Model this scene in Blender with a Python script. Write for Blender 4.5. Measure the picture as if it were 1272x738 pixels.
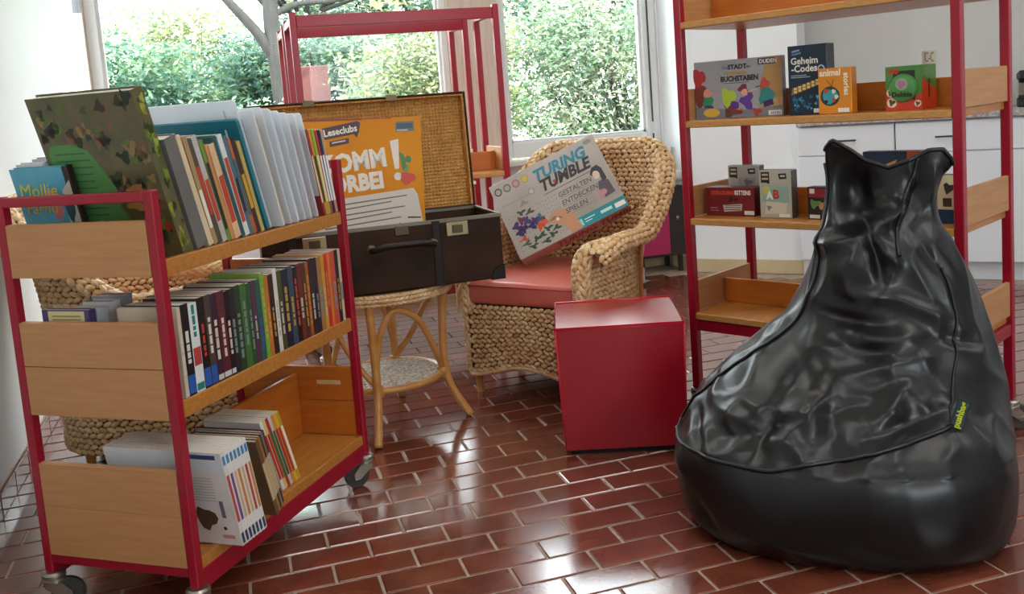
import bpy, bmesh, math, random
import numpy as np
from mathutils import Vector, Matrix, noise
for o in list(bpy.data.objects): bpy.data.objects.remove(o, do_unlink=True)
SCN = bpy.context.scene
COL = SCN.collection
S = 0.8            # layout units -> metres (floor tiles are 20 x 10 cm)
PI = math.pi
# ------------------------------------------------------------------ camera
YAW, PITCH, ROLL = 0.2837032, 0.1205490, 0.0752951
CPOS = (-1.1739268, -3.1279898, 1.3897916)
FPX, PPY = 1179.429, 268.25
def cam_axes():
    f = Vector((math.sin(YAW)*math.cos(PITCH), math.cos(YAW)*math.cos(PITCH), -math.sin(PITCH)))
    r = Vector((math.cos(YAW), -math.sin(YAW), 0)); d = f.cross(r)
    c, s = math.cos(ROLL), math.sin(ROLL)
    return c*r + s*d, -s*r + c*d, f
_r, _d, _f = cam_axes()
cam_data = bpy.data.cameras.new('camera'); cam = bpy.data.objects.new('camera', cam_data); COL.objects.link(cam)
cam_data.sensor_fit = 'HORIZONTAL'; cam_data.sensor_width = 36.0; cam_data.lens = 36.0*FPX/1272.0
cam_data.shift_y = -(369.0-PPY)/1272.0
cam_data.clip_start = 0.05; cam_data.clip_end = 200
M = Matrix((( _r.x, -_d.x, -_f.x), (_r.y, -_d.y, -_f.y), (_r.z, -_d.z, -_f.z))).to_4x4()
M.translation = Vector(CPOS)*S
cam.matrix_world = M
SCN.camera = cam
# ------------------------------------------------------------------ world, sun, exposure
W = bpy.data.worlds.new('world'); SCN.world = W; W.use_nodes = True
bg = W.node_tree.nodes['Background']; bg.inputs['Color'].default_value = (0.91, 0.96, 1.0, 1); bg.inputs['Strength'].default_value = 9.0
sun_d = bpy.data.lights.new('sun', 'SUN'); sun_d.energy = 6.0; sun_d.angle = math.radians(3); sun_d.color = (1, 0.97, 0.92)
sun = bpy.data.objects.new('sun', sun_d); COL.objects.link(sun); sun.rotation_euler = (math.radians(33), 0, math.radians(25))
FILL = 7.5        # brightness of the added ceiling fill panels
SCN.view_settings.view_transform = 'Standard'; SCN.view_settings.look = 'None'
SCN.view_settings.gamma = 1.0; SCN.view_settings.use_curve_mapping = False
SCN.view_settings.exposure = 0.80
def portal(loc, rot, sx, sy):
    l = bpy.data.lights.new('daylight_portal', 'AREA'); l.shape = 'RECTANGLE'; l.size = sx*S; l.size_y = sy*S; l.cycles.is_portal = True
    o = bpy.data.objects.new('daylight_portal', l); COL.objects.link(o); o.location = Vector(loc)*S; o.rotation_euler = rot
portal((0.02, 3.98, 1.95), (-PI/2, 0, 0), 4.3, 2.1)
portal((0.9, -5.55, 2.2), (PI/2, 0, 0), 1.4, 1.2)
# ------------------------------------------------------------------ materials
def lin(h):
    if isinstance(h, str):
        h = h.lstrip('#'); c = [int(h[i:i+2], 16)/255 for i in (0, 2, 4)]
    else: c = [v/255 for v in h]
    return tuple(((v+0.055)/1.055)**2.4 if v > 0.04045 else v/12.92 for v in c) + (1.0,)
MATS = {}
def mat(name, col='#808080', rough=0.5, metal=0.0, var=0.0, vscale=8.0, bump=0.0, bscale=60.0, coat=0.0, spec=0.5, col2=None, stretch=None, sheen=0.0, detail=4, emit=None, estr=0, tex='noise', trans=0.0, bdist=0.003, crough=0.15):
    if name in MATS: return MATS[name]
    m = bpy.data.materials.new(name); m.use_nodes = True; nt = m.node_tree; b = nt.nodes['Principled BSDF']
    c = lin(col); b.inputs['Base Color'].default_value = c; b.inputs['Roughness'].default_value = rough; b.inputs['Metallic'].default_value = metal
    b.inputs['Specular IOR Level'].default_value = spec
    if coat: b.inputs['Coat Weight'].default_value = coat; b.inputs['Coat Roughness'].default_value = crough; b.inputs['Coat IOR'].default_value = 1.5 if coat < 0.9 else 1.9
    if sheen: b.inputs['Sheen Weight'].default_value = sheen
    if emit: b.inputs['Emission Color'].default_value = lin(emit); b.inputs['Emission Strength'].default_value = estr
    tc = None
    def coord():
        t = nt.nodes.new('ShaderNodeTexCoord'); mp = nt.nodes.new('ShaderNodeMapping')
        if stretch: mp.inputs['Scale'].default_value = stretch
        nt.links.new(t.outputs['Object'], mp.inputs['Vector']); return mp.outputs['Vector']
    if var or col2:
        tc = coord(); n = nt.nodes.new('ShaderNodeTexNoise'); n.inputs['Scale'].default_value = vscale; n.inputs['Detail'].default_value = detail
        nt.links.new(tc, n.inputs['Vector']); r = nt.nodes.new('ShaderNodeValToRGB')
        c2 = lin(col2) if col2 else tuple(min(1, x*(1+var)) for x in c[:3])+(1,)
        c1 = c if col2 else tuple(x*(1-var) for x in c[:3])+(1,)
        r.color_ramp.elements[0].position = 0.32; r.color_ramp.elements[1].position = 0.68
        r.color_ramp.elements[0].color = c1; r.color_ramp.elements[1].color = c2
        nt.links.new(n.outputs['Fac'], r.inputs['Fac']); nt.links.new(r.outputs['Color'], b.inputs['Base Color'])
    if bump:
        tc = tc or coord(); n2 = nt.nodes.new('ShaderNodeTexNoise'); n2.inputs['Scale'].default_value = bscale; n2.inputs['Detail'].default_value = 3
        nt.links.new(tc, n2.inputs['Vector']); bp = nt.nodes.new('ShaderNodeBump'); bp.inputs['Strength'].default_value = bump; bp.inputs['Distance'].default_value = bdist
        nt.links.new(n2.outputs['Fac'], bp.inputs['Height']); nt.links.new(bp.outputs['Normal'], b.inputs['Normal'])
    MATS[name] = m; return m
_pc = {}
def ink(col, rough=0.45):
    k = 'print_'+(col.lstrip('#') if isinstance(col, str) else '%d_%d_%d' % col)
    return mat(k, col, rough)
RED = mat('red_enamel', '#9a0f28', 0.33, var=0.06, vscale=20, spec=0.45)
BEECH = mat('beech_board', '#b5804e', 0.45, col2='#bf8c5a', vscale=5, stretch=(1.2, 1.2, 14), bump=0.05, bscale=40)
BEECHX = mat('beech_shelf', '#b8742f', 0.35, col2='#c98840', vscale=5, stretch=(14, 1.2, 1.2), bump=0.05, bscale=40)
EDGE = mat('ply_edge', '#cf9a58', 0.5, col2='#b07a3e', vscale=30, stretch=(1, 1, 12))
ORANGE = mat('orange_beech', '#b9651f', 0.38, col2='#c67429', vscale=5, stretch=(1.2, 1.2, 10))
CHROME = mat('zinc', '#a8a498', 0.32, metal=0.9, var=0.1)
RUBBER = mat('grey_rubber', '#3f3e3a', 0.55)
BLACKP = mat('black_plastic', '#17171a', 0.4)
WHITEP = mat('white_paint', '#e8ebee', 0.5)
PAGES = mat('page_edges', '#d9d2c3', 0.8, var=0.12, vscale=200, stretch=(1, 1, 0.2))
CANE = mat('cane', '#d09a58', 0.35, col2='#c1813c', vscale=14, coat=0.3)
WICK = mat('wicker_strand', '#ecd0a4', 0.5, col2='#cda06a', vscale=26, detail=2, bump=0.4, bscale=220)
WICKD = mat('wicker_shadow', '#553a22', 0.8)  # dark backing colour, stands in for the shade in the weave gaps
# ------------------------------------------------------------------ mesh helpers
class MB:
    def __init__(s): s.v = []; s.f = []; s.m = []
    def add(s, vs, fs, mi=0, T=None):
        n = len(s.v)
        s.v += [tuple(T @ Vector(p)) for p in vs] if T is not None else [tuple(p) for p in vs]
        s.f += [tuple(i+n for i in f) for f in fs]; s.m += [mi]*len(fs); return s
    def box(s, x0, y0, z0, x1, y1, z1, mi=0, T=None):
        vs = [(x0,y0,z0),(x1,y0,z0),(x1,y1,z0),(x0,y1,z0),(x0,y0,z1),(x1,y0,z1),(x1,y1,z1),(x0,y1,z1)]
        return s.add(vs, [(0,3,2,1),(4,5,6,7),(0,1,5,4),(1,2,6,5),(2,3,7,6),(3,0,4,7)], mi, T)
    def prism(s, pts, h0, h1, axis='z', mi=0, T=None):
        n = len(pts)
        def P(a, b, h): return {'z': (a,b,h), 'y': (a,h,b), 'x': (h,a,b)}[axis]
        vs = [P(a,b,h0) for a,b in pts] + [P(a,b,h1) for a,b in pts]
        fs = [tuple(range(n))[::-1], tuple(range(n, 2*n))] + [(i,(i+1)%n,n+(i+1)%n,n+i) for i in range(n)]
        return s.add(vs, fs, mi, T)
    def lathe(s, prof, n=20, mi=0, T=None):
        vs, fs = [], []
        for r, z in prof:
            for k in range(n): vs.append((r*math.cos(2*PI*k/n), r*math.sin(2*PI*k/n), z))
        for i in range(len(prof)-1):
            for k in range(n): fs.append((i*n+k, i*n+(k+1)%n, (i+1)*n+(k+1)%n, (i+1)*n+k))
        fs.append(tuple(range(n))[::-1]); fs.append(tuple(range((len(prof)-1)*n, len(prof)*n)))
        return s.add(vs, fs, mi, T)
    def tube(s, pts, r, n=10, closed=False, mi=0, T=None, sy=1.0):
        pts = [Vector(p) for p in pts]; N = len(pts); vs, fs = [], []
        rr = r if isinstance(r, (list, tuple)) else [r]*N
        t0 = (pts[1]-pts[0]).normalized(); up = Vector((0,0,1)) if abs(t0.z) < 0.9 else Vector((1,0,0))
        u = up.cross(t0).normalized()
        for i in range(N):
            if closed: t = (pts[(i+1)%N]-pts[i-1])
            else: t = pts[min(i+1,N-1)]-pts[max(i-1,0)]
            t = t.normalized() if t.length > 1e-9 else t0
            u = (u - t*u.dot(t)).normalized(); w = t.cross(u)
            for k in range(n):
                a = 2*PI*k/n; vs.append(tuple(pts[i] + (u*math.cos(a) + w*math.sin(a)*sy)*rr[i]))
        for i in range(N if closed else N-1):
            j = (i+1) % N
            for k in range(n): fs.append((i*n+k, i*n+(k+1)%n, j*n+(k+1)%n, j*n+k))
        if not closed: fs.append(tuple(range(n))[::-1]); fs.append(tuple(range((N-1)*n, N*n)))
        return s.add(vs, fs, mi, T)
    def grid(s, fn, nu, nv, mi=0, T=None, wrap=False):
        vs = [fn(i/(nu if wrap else nu-1), j/(nv-1)) for j in range(nv) for i in range(nu)]; fs = []
        for j in range(nv-1):
            for i in range(nu if wrap else nu-1):
                k = (i+1) % nu; fs.append((j*nu+i, j*nu+k, (j+1)*nu+k, (j+1)*nu+i))
        return s.add(vs, fs, mi, T)
    def build(s, name, mats, parent=None, smooth=False, bevel=0.0, seg=1, label=None, auto=None, kind=None):
        me = bpy.data.meshes.new(name); me.from_pydata(s.v, [], s.f)
        mats = mats if isinstance(mats, (list, tuple)) else [mats]
        for m in mats: me.materials.append(m)
        if len(mats) > 1: me.polygons.foreach_set('material_index', s.m)
        bm = bmesh.new(); bm.from_mesh(me)
        if bevel:
            es = [e for e in bm.edges if len(e.link_faces) == 2 and e.calc_face_angle(0) > 0.5]
            bmesh.ops.bevel(bm, geom=es, offset=bevel, segments=seg, affect='EDGES', profile=0.5)
        bmesh.ops.recalc_face_normals(bm, faces=bm.faces); bm.to_mesh(me); bm.free()
        if smooth: me.polygons.foreach_set('use_smooth', [True]*len(me.polygons))
        if smooth and auto: me.set_sharp_from_angle(angle=math.radians(auto))
        o = bpy.data.objects.new(name, me); COL.objects.link(o)
        if parent is not None: o.parent = parent
        if label: o['label'] = label
        if kind: o['kind'] = kind
        return o
def tag(o, label, cat, group=None):
    o['label'] = label; o['category'] = cat
    if group: o['group'] = group
    return o
def empty(name, loc=(0,0,0), rz=0.0, label=None, cat=None, group=None, rx=0.0, ry=0.0):
    o = bpy.data.objects.new(name, None); o.empty_display_size = 0.05; COL.objects.link(o)
    o.location = loc; o.rotation_euler = (rx, ry, rz)
    if label: tag(o, label, cat, group)
    return o
def struct(o): o['kind'] = 'structure'; return o
def link_copy(src, parent=None, name=None):
    c = src.copy(); COL.objects.link(c); c.parent = parent; return c
def copy_tree(o, parent=None):
    c = link_copy(o, parent)
    for ch in list(o.children): copy_tree(ch, c)
    return c
def text(s, size, m, parent, x, z, y=-0.0012, align='LEFT', rot=0.0, name='lettering', sx=1.0, shear=0.0, bold=0.0, T=None, space=1.0):
    cu = bpy.data.curves.new('t', 'FONT'); cu.body = s; cu.size = size; cu.align_x = align; cu.shear = shear; cu.extrude = 0.0003; cu.offset = bold; cu.space_character = space
    cu.resolution_u = 2
    t = bpy.data.objects.new('t', cu); COL.objects.link(t)
    dg = bpy.context.evaluated_depsgraph_get(); me = bpy.data.meshes.new_from_object(t.evaluated_get(dg))
    bpy.data.objects.remove(t, do_unlink=True); bpy.data.curves.remove(cu)
    me.materials.clear(); me.materials.append(m)
    o = bpy.data.objects.new(name, me); COL.objects.link(o); o.parent = parent
    A = Matrix.Translation((x, y, z)) @ Matrix.Rotation(rot, 4, 'Y') @ Matrix.Rotation(PI/2, 4, 'X') @ Matrix.Diagonal((sx, 1, 1, 1))
    o.matrix_local = (T @ A) if T is not None else A
    return o
def flat(pts, m, parent, layer=1, name='print', T=None):
    """flat printed shape on a front face (x, z) at y = 0, facing -y"""
    y = -0.0004*layer; mb = MB(); n = len(pts); mb.add([(p[0], y, p[1]) for p in pts], [tuple(range(n))], 0, T)
    me = bpy.data.meshes.new(name); me.from_pydata(mb.v, [], mb.f); me.materials.append(m)
    o = bpy.data.objects.new(name, me); COL.objects.link(o); o.parent = parent; return o
def rect(x0, z0, x1, z1): return [(x0,z0),(x1,z0),(x1,z1),(x0,z1)]
def disc(cx, cz, r, n=16, sz=1.0, a0=0): return [(cx+r*math.cos(a0+2*PI*k/n), cz+r*sz*math.sin(a0+2*PI*k/n)) for k in range(n)]
def chain(pts, n=6, closed=False):
    """Catmull-Rom through pts"""
    P = [Vector(p) for p in pts]; out = []; N = len(P)
    for i in range(N if closed else N-1):
        p0 = P[i-1] if (i > 0 or closed) else P[0]; p1 = P[i]; p2 = P[(i+1)%N]; p3 = P[(i+2)%N] if (closed or i+2 < N) else P[-1]
        for k in range(n):
            t = k/n; out.append(0.5*((2*p1) + (p2-p0)*t + (2*p0-5*p1+4*p2-p3)*t*t + (3*p1-p0-3*p2+p3)*t**3))
    if not closed: out.append(P[-1])
    return out
def proj(p):
    q = Vector(p)-Vector(CPOS); z = q.dot(_f); return 636+FPX*q.dot(_r)/z, PPY+FPX*q.dot(_d)/z, z
ORD = ['zeroth','first','second','third','fourth','fifth','sixth','seventh','eighth','ninth','tenth','eleventh','twelfth','thirteenth','fourteenth','fifteenth','sixteenth','seventeenth','eighteenth','nineteenth','twentieth']
ORD += ['twenty-'+w for w in ORD[1:10]] + ['thirtieth'] + ['thirty-'+w for w in ORD[1:10]] + ['fortieth']
random.seed(7)
# ================================================================== the room
WALL = mat('white_plaster', '#eef1f3', 0.85, var=0.015, vscale=3, bump=0.05, bscale=120)
SHADEW = mat('shaded_plaster', '#d5d3d0', 0.85, var=0.02, vscale=2)  # kitchen wall plaster, its shade put into a greyer colour
GROUT = mat('grout', '#a89686', 0.8, var=0.15, vscale=30)
TAN = mat('tan_skirting', '#cdb994', 0.5, var=0.05)
FRAMEW = mat('window_frame_white', '#e6e8e8', 0.4)
BEIGE = mat('beige_pillar', '#e3d3c6', 0.6, col2='#d5c2b2', vscale=9, stretch=(6, 6, 0.4))
def tile_mat():
    m = mat('quarry_tile', '#6c3222', 0.2, col2='#7d412e', vscale=3.5, bump=0.10, bscale=110, spec=0.9, coat=0.55, crough=0.13, bdist=0.0015)
    nt = m.node_tree; b = nt.nodes['Principled BSDF']
    oi = nt.nodes.new('ShaderNodeNewGeometry'); sv = nt.nodes.new('ShaderNodeVectorMath'); sv.operation = 'MULTIPLY'; sv.inputs[1].default_value = (1, 1, 0)
    n = nt.nodes.new('ShaderNodeTexNoise'); n.inputs['Scale'].default_value = 7; n.inputs['Detail'].default_value = 1
    nt.links.new(oi.outputs['Position'], sv.inputs[0]); nt.links.new(sv.outputs[0], n.inputs['Vector'])
    hs = nt.nodes.new('ShaderNodeHueSaturation'); mr = nt.nodes.new('ShaderNodeMapRange'); mr.inputs['From Min'].default_value = 0.3; mr.inputs['From Max'].default_value = 0.7
    mr.inputs['To Min'].default_value = 0.72; mr.inputs['To Max'].default_value = 1.22
    nt.links.new(n.outputs['Fac'], mr.inputs['Value']); nt.links.new(mr.outputs[0], hs.inputs['Value'])
    src = b.inputs['Base Color'].links[0].from_socket; nt.links.new(src, hs.inputs['Color']); nt.links.new(hs.outputs['Color'], b.inputs['Base Color'])
    return m
TILE = tile_mat()
floor = struct(MB().box(-2.6, -5.6, -0.06, 6.2, 3.9, -0.004).build('floor', GROUT))
def tile_mesh():
    mb = MB(); mb.box(-0.1205, -0.058, -0.012, 0.1205, 0.058, 0.0)
    o = mb.build('tile', TILE, bevel=0.003); return o
proto = tile_mesh(); tm = proto.data; bpy.data.objects.remove(proto)
cells = []
for k in range(-30, 45):
    for u in range(-24, 50):
        if (u+k) % 2: continue
        cx, cy = u*0.125+0.125, -k*0.125-0.0625
        if cx < -2.2 or cx > 5.9 or cy > 3.66 or cy < -5.5: continue
        if cx+cy > 5.3 or (cx > 2.0 and cy > 3.2) : continue
        q = proj((cx, cy, 0)); vis = 0
        if q[2] > 0.3:
            q2 = proj((cx+0.125, cy, 0)); q3 = proj((cx, cy+0.0625, 0))
            vis = abs((q2[0]-q[0])*(q3[1]-q[1])-(q2[1]-q[1])*(q3[0]-q[0]))
            inside = -8 < q[0] < 1280 and 330 < q[1] < 746
            dx, dy = cx-0.62, cy+0.657; hid = (dx*0.81-dy*0.587)**2/0.2 + (dx*0.587+dy*0.81)**2/0.12 < 1 or (0.0 < cx < 0.45 and 0.2 < cy < 0.5)
            if not inside or hid: vis = 0
        cells.append((vis, cx, cy))
cells.sort(key=lambda c: -c[0])
rest = MB()
for i, (vis, cx, cy) in enumerate(cells):
    if i < 300:
        t = bpy.data.objects.new('tile', tm); COL.objects.link(t); t.parent = floor; t.location = (cx, cy, random.uniform(-0.0006, 0.0006))
    else:
        rest.box(cx-0.1205, cy-0.058, -0.012, cx+0.1205, cy+0.058, 0)
rest.build('tile_field', TILE, floor, kind='stuff')
CEIL = 3.5
struct(MB().box(-2.6, -5.8, CEIL, 6.2, 4.0, CEIL+0.15).build('ceiling', WALL))
# left wall (ends at the window niche)
struct(MB().box(-2.45, -5.8, 0, -2.127, 3.42, CEIL).build('wall_left', WALL))
bl = struct(MB().box(-2.127, -5.5, 0, -2.119, 3.42, 0.098).build('baseboard_left', GROUT))
bt = None
for i in range(34):
    y1 = 3.40-i*0.25
    if bt is None:
        o = MB().box(-0.004, -0.12, 0, 0.008, 0.12, 0.088).build('tile', TILE, bl, bevel=0.002); bt = o.data
    else:
        o = bpy.data.objects.new('tile', bt); COL.objects.link(o); o.parent = bl
    o.location = (-2.119, y1-0.12, 0.002)
# niche wall with the window opening
NY = 3.72; ZS = 0.955; ZT = 2.95
wb = MB(); wb.box(-2.6, NY, 0, 2.6, NY+0.28, ZS-0.03); wb.box(-2.6, NY, ZT, 2.6, NY+0.28, CEIL); wb.box(-2.6, NY, ZS-0.03, -2.062, NY+0.28, ZT); wb.box(2.095, NY, ZS-0.03, 2.6, NY+0.28, ZT)
struct(wb.build('wall_back', WALL))
struct(MB().box(0.436, NY-0.03, ZS, 0.818, NY+0.2, ZT).build('trim_1', BEIGE, bevel=0.004))
pl = struct(MB().box(-2.062, NY-0.06, ZS, -1.985, NY+0.1, ZT).build('trim_2', BEIGE, bevel=0.004))
MB().box(-2.04, NY-0.063, 2.16, -1.99, NY-0.055, 2.7).build('vent_slot', mat('vent_grey', '#8d8f92', 0.5, col2='#5f6164', vscale=40, stretch=(8, 8, 0.1)), pl)
GLASS = bpy.data.materials.new('window_glass'); GLASS.use_nodes = True
nt = GLASS.node_tree; nt.nodes.clear(); go = nt.nodes.new('ShaderNodeOutputMaterial'); mx = nt.nodes.new('ShaderNodeMixShader'); tr = nt.nodes.new('ShaderNodeBsdfTransparent'); gl = nt.nodes.new('ShaderNodeBsdfGlossy'); fr = nt.nodes.new('ShaderNodeFresnel')
tr.inputs['Color'].default_value = (0.95, 0.98, 0.98, 1); gl.inputs['Roughness'].default_value = 0.02; fr.inputs['IOR'].default_value = 1.2
nt.links.new(fr.outputs[0], mx.inputs[0]); nt.links.new(tr.outputs[0], mx.inputs[1]); nt.links.new(gl.outputs[0], mx.inputs[2]); nt.links.new(mx.outputs[0], go.inputs[0])
def window(name, x0, x1, fl, fr_, fb):
    e = struct(empty(name, ((x0+x1)/2, NY+0.05, ZS))); w = (x1-x0)/2; h = ZT-ZS
    for nm, b in (('frame_stile', (-w, -0.05, 0, -w+fl, 0.05, h)), ('frame_stile', (w-fr_, -0.05, 0, w, 0.05, h)), ('frame_rail', (-w+fl, -0.05, 0, w-fr_, 0.05, fb)), ('frame_rail', (-w+fl, -0.05, h-0.1, w-fr_, 0.05, h))):
        MB().box(*b).build(nm, FRAMEW, e, bevel=0.006)
    bd = MB()   # glazing bead
    for b in ((-w+fl, -0.02, fb, -w+fl+0.018, 0.03, h-0.1), (w-fr_-0.018, -0.02, fb, w-fr_, 0.03, h-0.1), (-w+fl, -0.02, fb, w-fr_, 0.03, fb+0.018)): bd.box(*b)
    bd.build('glazing_bead', FRAMEW, e)
    MB().box(-w+fl+0.01, 0.004, fb+0.01, w-fr_-0.01, 0.012, h-0.09).build('pane', GLASS, e)
    return e
window('window_1', -1.985, 0.436, 0.075, 0.05, 0.115)
w2 = window('window_2', 0.818, 2.093, 0.05, 0.115, 0.115)
MB().box(0.565, -0.062, 0.0, 0.574, -0.05, 1.9).build('sash_gap', mat('gasket', '#3c3f42', 0.6), w2)
MB().lathe([(0.012, 0), (0.012, 0.09)], 10, T=Matrix.Translation((0.57, -0.06, 0.10))).build('hinge', FRAMEW, w2, smooth=True, auto=40)
struct(MB().box(-2.06, NY-0.17, 0.905, 2.09, NY+0.0, 0.95).build('trim_3', mat('window_sill', '#e4e2de', 0.35, var=0.03), bevel=0.008))
struct(MB().box(-2.1, NY-0.016, 0, 2.1, NY, 0.1).build('baseboard_back', TAN, bevel=0.004))
# pier on the right and the diagonal wall
struct(MB().prism([(2.115, 3.31), (2.695, 2.73), (2.90, 2.94), (2.6, 4.0), (2.115, 4.0)], 0, CEIL).build('wall_right', WALL))
bb = MB(); d = 0.0115
bb.prism([(2.115-0.016, 3.305), (2.115, 3.31), (2.115, 3.70), (2.099, 3.70)], 0, 0.1); bb.prism([(2.115, 3.31), (2.69, 2.735), (2.69-d, 2.735-d), (2.115-d, 3.31-d)], 0, 0.1)
struct(bb.build('baseboard_right', TAN))
struct(MB().prism([(2.6, 3.52), (5.0, 1.12), (5.2, 1.32), (2.8, 3.72)], 0, CEIL).build('wall_kitchen', SHADEW))
struct(MB().box(4.95, -5.8, 0, 5.15, 1.25, CEIL).build('wall_far', WALL))
# rear wall, behind the camera, with one unseen window added to let in fill light
wr = MB(); wr.box(-2.6, -5.8, 0, 5.2, -5.6, 1.6); wr.box(-2.6, -5.8, 2.8, 5.2, -5.6, CEIL); wr.box(-2.6, -5.8, 1.6, 0.2, -5.6, 2.8); wr.box(1.6, -5.8, 1.6, 5.2, -5.6, 2.8)
struct(wr.build('wall_rear', WALL))
e = struct(empty('fill_window', (0.9, -5.7, 1.6)))
for x in (-0.7, 0.64): MB().box(x, -0.04, 0, x+0.06, 0.04, 1.2).build('frame_stile', FRAMEW, e)
MB().box(-0.64, -0.004, 0, 0.64, 0.004, 1.2).build('pane', GLASS, e)
# unseen glowing panels added on the ceiling to brighten the room
FILLM = bpy.data.materials.new('fill_diffuser'); FILLM.use_nodes = True
FILLM.node_tree.nodes['Principled BSDF'].inputs['Emission Color'].default_value = (1.0, 0.97, 0.93, 1); FILLM.node_tree.nodes['Principled BSDF'].inputs['Emission Strength'].default_value = FILL
for i, (x, y) in enumerate([(-0.6, -1.6), (1.4, -1.6), (3.4, -1.6), (-0.6, 1.0), (1.4, 1.0), (-0.6, -4.0), (1.4, -4.0)]):
    l = empty('ceiling_fill_panel', (x, y, CEIL-0.09), 0, 'flat white added fill light panel, '+ORD[i+1]+' of the row above the room', 'fill light', 'added fill light panels')
    MB().box(-0.65, -0.16, 0.0, 0.65, 0.16, 0.09).build('housing', WHITEP, l)
    MB().box(-0.62, -0.14, -0.012, 0.62, 0.14, 0.0).build('diffuser', FILLM, l)
# ================================================================== kitchen row along the diagonal wall
KM = mat('kitchen_front', '#e9eef3', 0.3, spec=0.4); KS = mat('kitchen_plinth', '#d7dde2', 0.5)
GRAN = mat('speckled_worktop', '#c9c5c2', 0.35, col2='#8b8684', vscale=55, detail=6)
KR = Matrix.Rotation(-PI/4, 4, 'Z')
def kpos(s, dpt, z=0): return (2.6+(s+dpt)*0.70711, 2.65+(-s+dpt)*0.70711, z)
def cabinet(s0, w, label, doors):
    e = empty('kitchen_cabinet', kpos(s0, 0), -PI/4, label, 'cabinet', 'white kitchen cabinets')
    MB().box(0.002, 0.022, 0.12, w-0.002, 0.55, 1.055).build('carcass', KM, e)
    MB().box(0.002, 0.06, 0.0, w-0.002, 0.08, 0.12).build('plinth', KS, e)
    df = MB().box(0.004, 0, 0.856, w-0.004, 0.02, 1.05).build('drawer_front', KM, e, bevel=0.003)
    hx = w*0.5 if w < 0.7 else w*0.42
    hm = MB().tube([(hx-0.068, 0.0, 0.952), (hx-0.068, -0.03, 0.952), (hx+0.068, -0.03, 0.952), (hx+0.068, 0.0, 0.952)], 0.006, 8)
    hm.build('handle', CHROME if False else mat('dark_handle', '#4a4d52', 0.3, metal=0.8), df, smooth=True)
    n = doors
    for i in range(n):
        dd = MB().box(0.004+i*w/n, 0, 0.125, (i+1)*w/n-0.004, 0.02, 0.848).build('door', KM, e, bevel=0.003)
        MB().tube([((i+0.5)*w/n-0.06, 0, 0.8), ((i+0.5)*w/n-0.06, -0.03, 0.8), ((i+0.5)*w/n+0.06, -0.03, 0.8), ((i+0.5)*w/n+0.06, 0, 0.8)], 0.006, 8).build('handle', mat('dark_handle'), dd, smooth=True)
    return e
cabinet(0.012, 0.632, 'white kitchen base cabinet with drawer beside the white wall corner', 1)
cabinet(0.646, 0.632, 'white kitchen base cabinet in the middle, drawer handle behind the red post', 1)
cabinet(1.280, 0.632, 'white kitchen base cabinet at the right edge of the picture', 1)
tag(MB().box(0, -0.03, 1.06, 1.92, 0.58, 1.108).build('worktop', GRAN, bevel=0.006), 'grey speckled stone worktop on the white kitchen cabinets', 'worktop')
wt = bpy.data.objects['worktop']; wt.location = kpos(0.01, 0); wt.rotation_euler = (0, 0, -PI/4)
cm = empty('coffee_machine', kpos(1.36, 0.12, 1.108), -PI/4, 'dark coffee machine on the worktop at the right edge', 'appliance')
MB().box(0, 0, 0, 0.2, 0.3, 0.06).build('base', BLACKP, cm, bevel=0.01); MB().box(0, 0.18, 0.06, 0.2, 0.3, 0.16).build('tank', CHROME, cm, bevel=0.01); MB().box(0, 0.0, 0.16, 0.2, 0.3, 0.23).build('head', BLACKP, cm, bevel=0.02)
MB().lathe([(0.035, 0), (0.045, 0.08), (0.043, 0.08), (0.033, 0.005)], 16, T=Matrix.Translation((0.08, 0.08, 0.062))).build('cup', CHROME, cm, smooth=True, auto=40)
# ---------------- under the window on the right: dark cabinet with pink door, pipe, grey box
e = empty('low_cabinet', (1.70, 3.36, 0.0), 0, 'dark low cabinet with a pink door under the window sill', 'cabinet')
DB = mat('dark_brown_veneer', '#2b211d', 0.4, var=0.1); PK = mat('pink_laminate', '#b3285f', 0.4)
MB().box(0.0, 0.02, 0.13, 0.385, 0.33, 0.66).build('carcass', DB, e, bevel=0.004); MB().box(0.01, 0.0, 0.15, 0.25, 0.018, 0.60).build('door', PK, e, bevel=0.004)
for x in (0.02, 0.34):
    for y in (0.05, 0.28): MB().box(x, y, 0, x+0.03, y+0.03, 0.13).build('foot', DB, e)
MB().lathe([(0.012, 0), (0.02, 0.006), (0.008, 0.02)], 10, T=Matrix.Translation((0.325, 0.02, 0.42)) @ Matrix.Rotation(PI/2, 4, 'X')).build('knob', CHROME, e, smooth=True)
rv = empty('heating_pipe', (2.01, 3.45, 0.74), 0, 'grey rounded heating pipe end beneath the sill at the white pier', 'pipe')
MB().tube(chain([(-0.02, 0.25, 0), (-0.02, 0.0, 0.0), (0.0, -0.09, 0.0), (0.05, -0.13, -0.0)], 5), 0.045, 14).build('pipe', mat('pipe_grey', '#b9b7b4', 0.45), rv, smooth=True)
MB().lathe([(0.05, 0), (0.055, 0.01), (0.055, 0.03), (0.05, 0.04)], 16, T=Matrix.Translation((-0.02, 0.1, 0)) @ Matrix.Rotation(PI/2, 4, 'X')).build('collar', CHROME, rv, smooth=True, auto=40)
e = empty('grey_floor_box', (1.45, 3.10, 0), 0, 'small pale grey metal box standing on the floor beside the wicker armchair', 'box')
gm = mat('grey_metal', '#b4b6b4', 0.5)
MB().box(0.0, 0.0, 0.0, 0.20, 0.2, 0.012).build('base_plate', gm, e); MB().box(0.0, 0.02, 0.012, 0.17, 0.19, 0.12).build('housing', gm, e, bevel=0.008)
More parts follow.
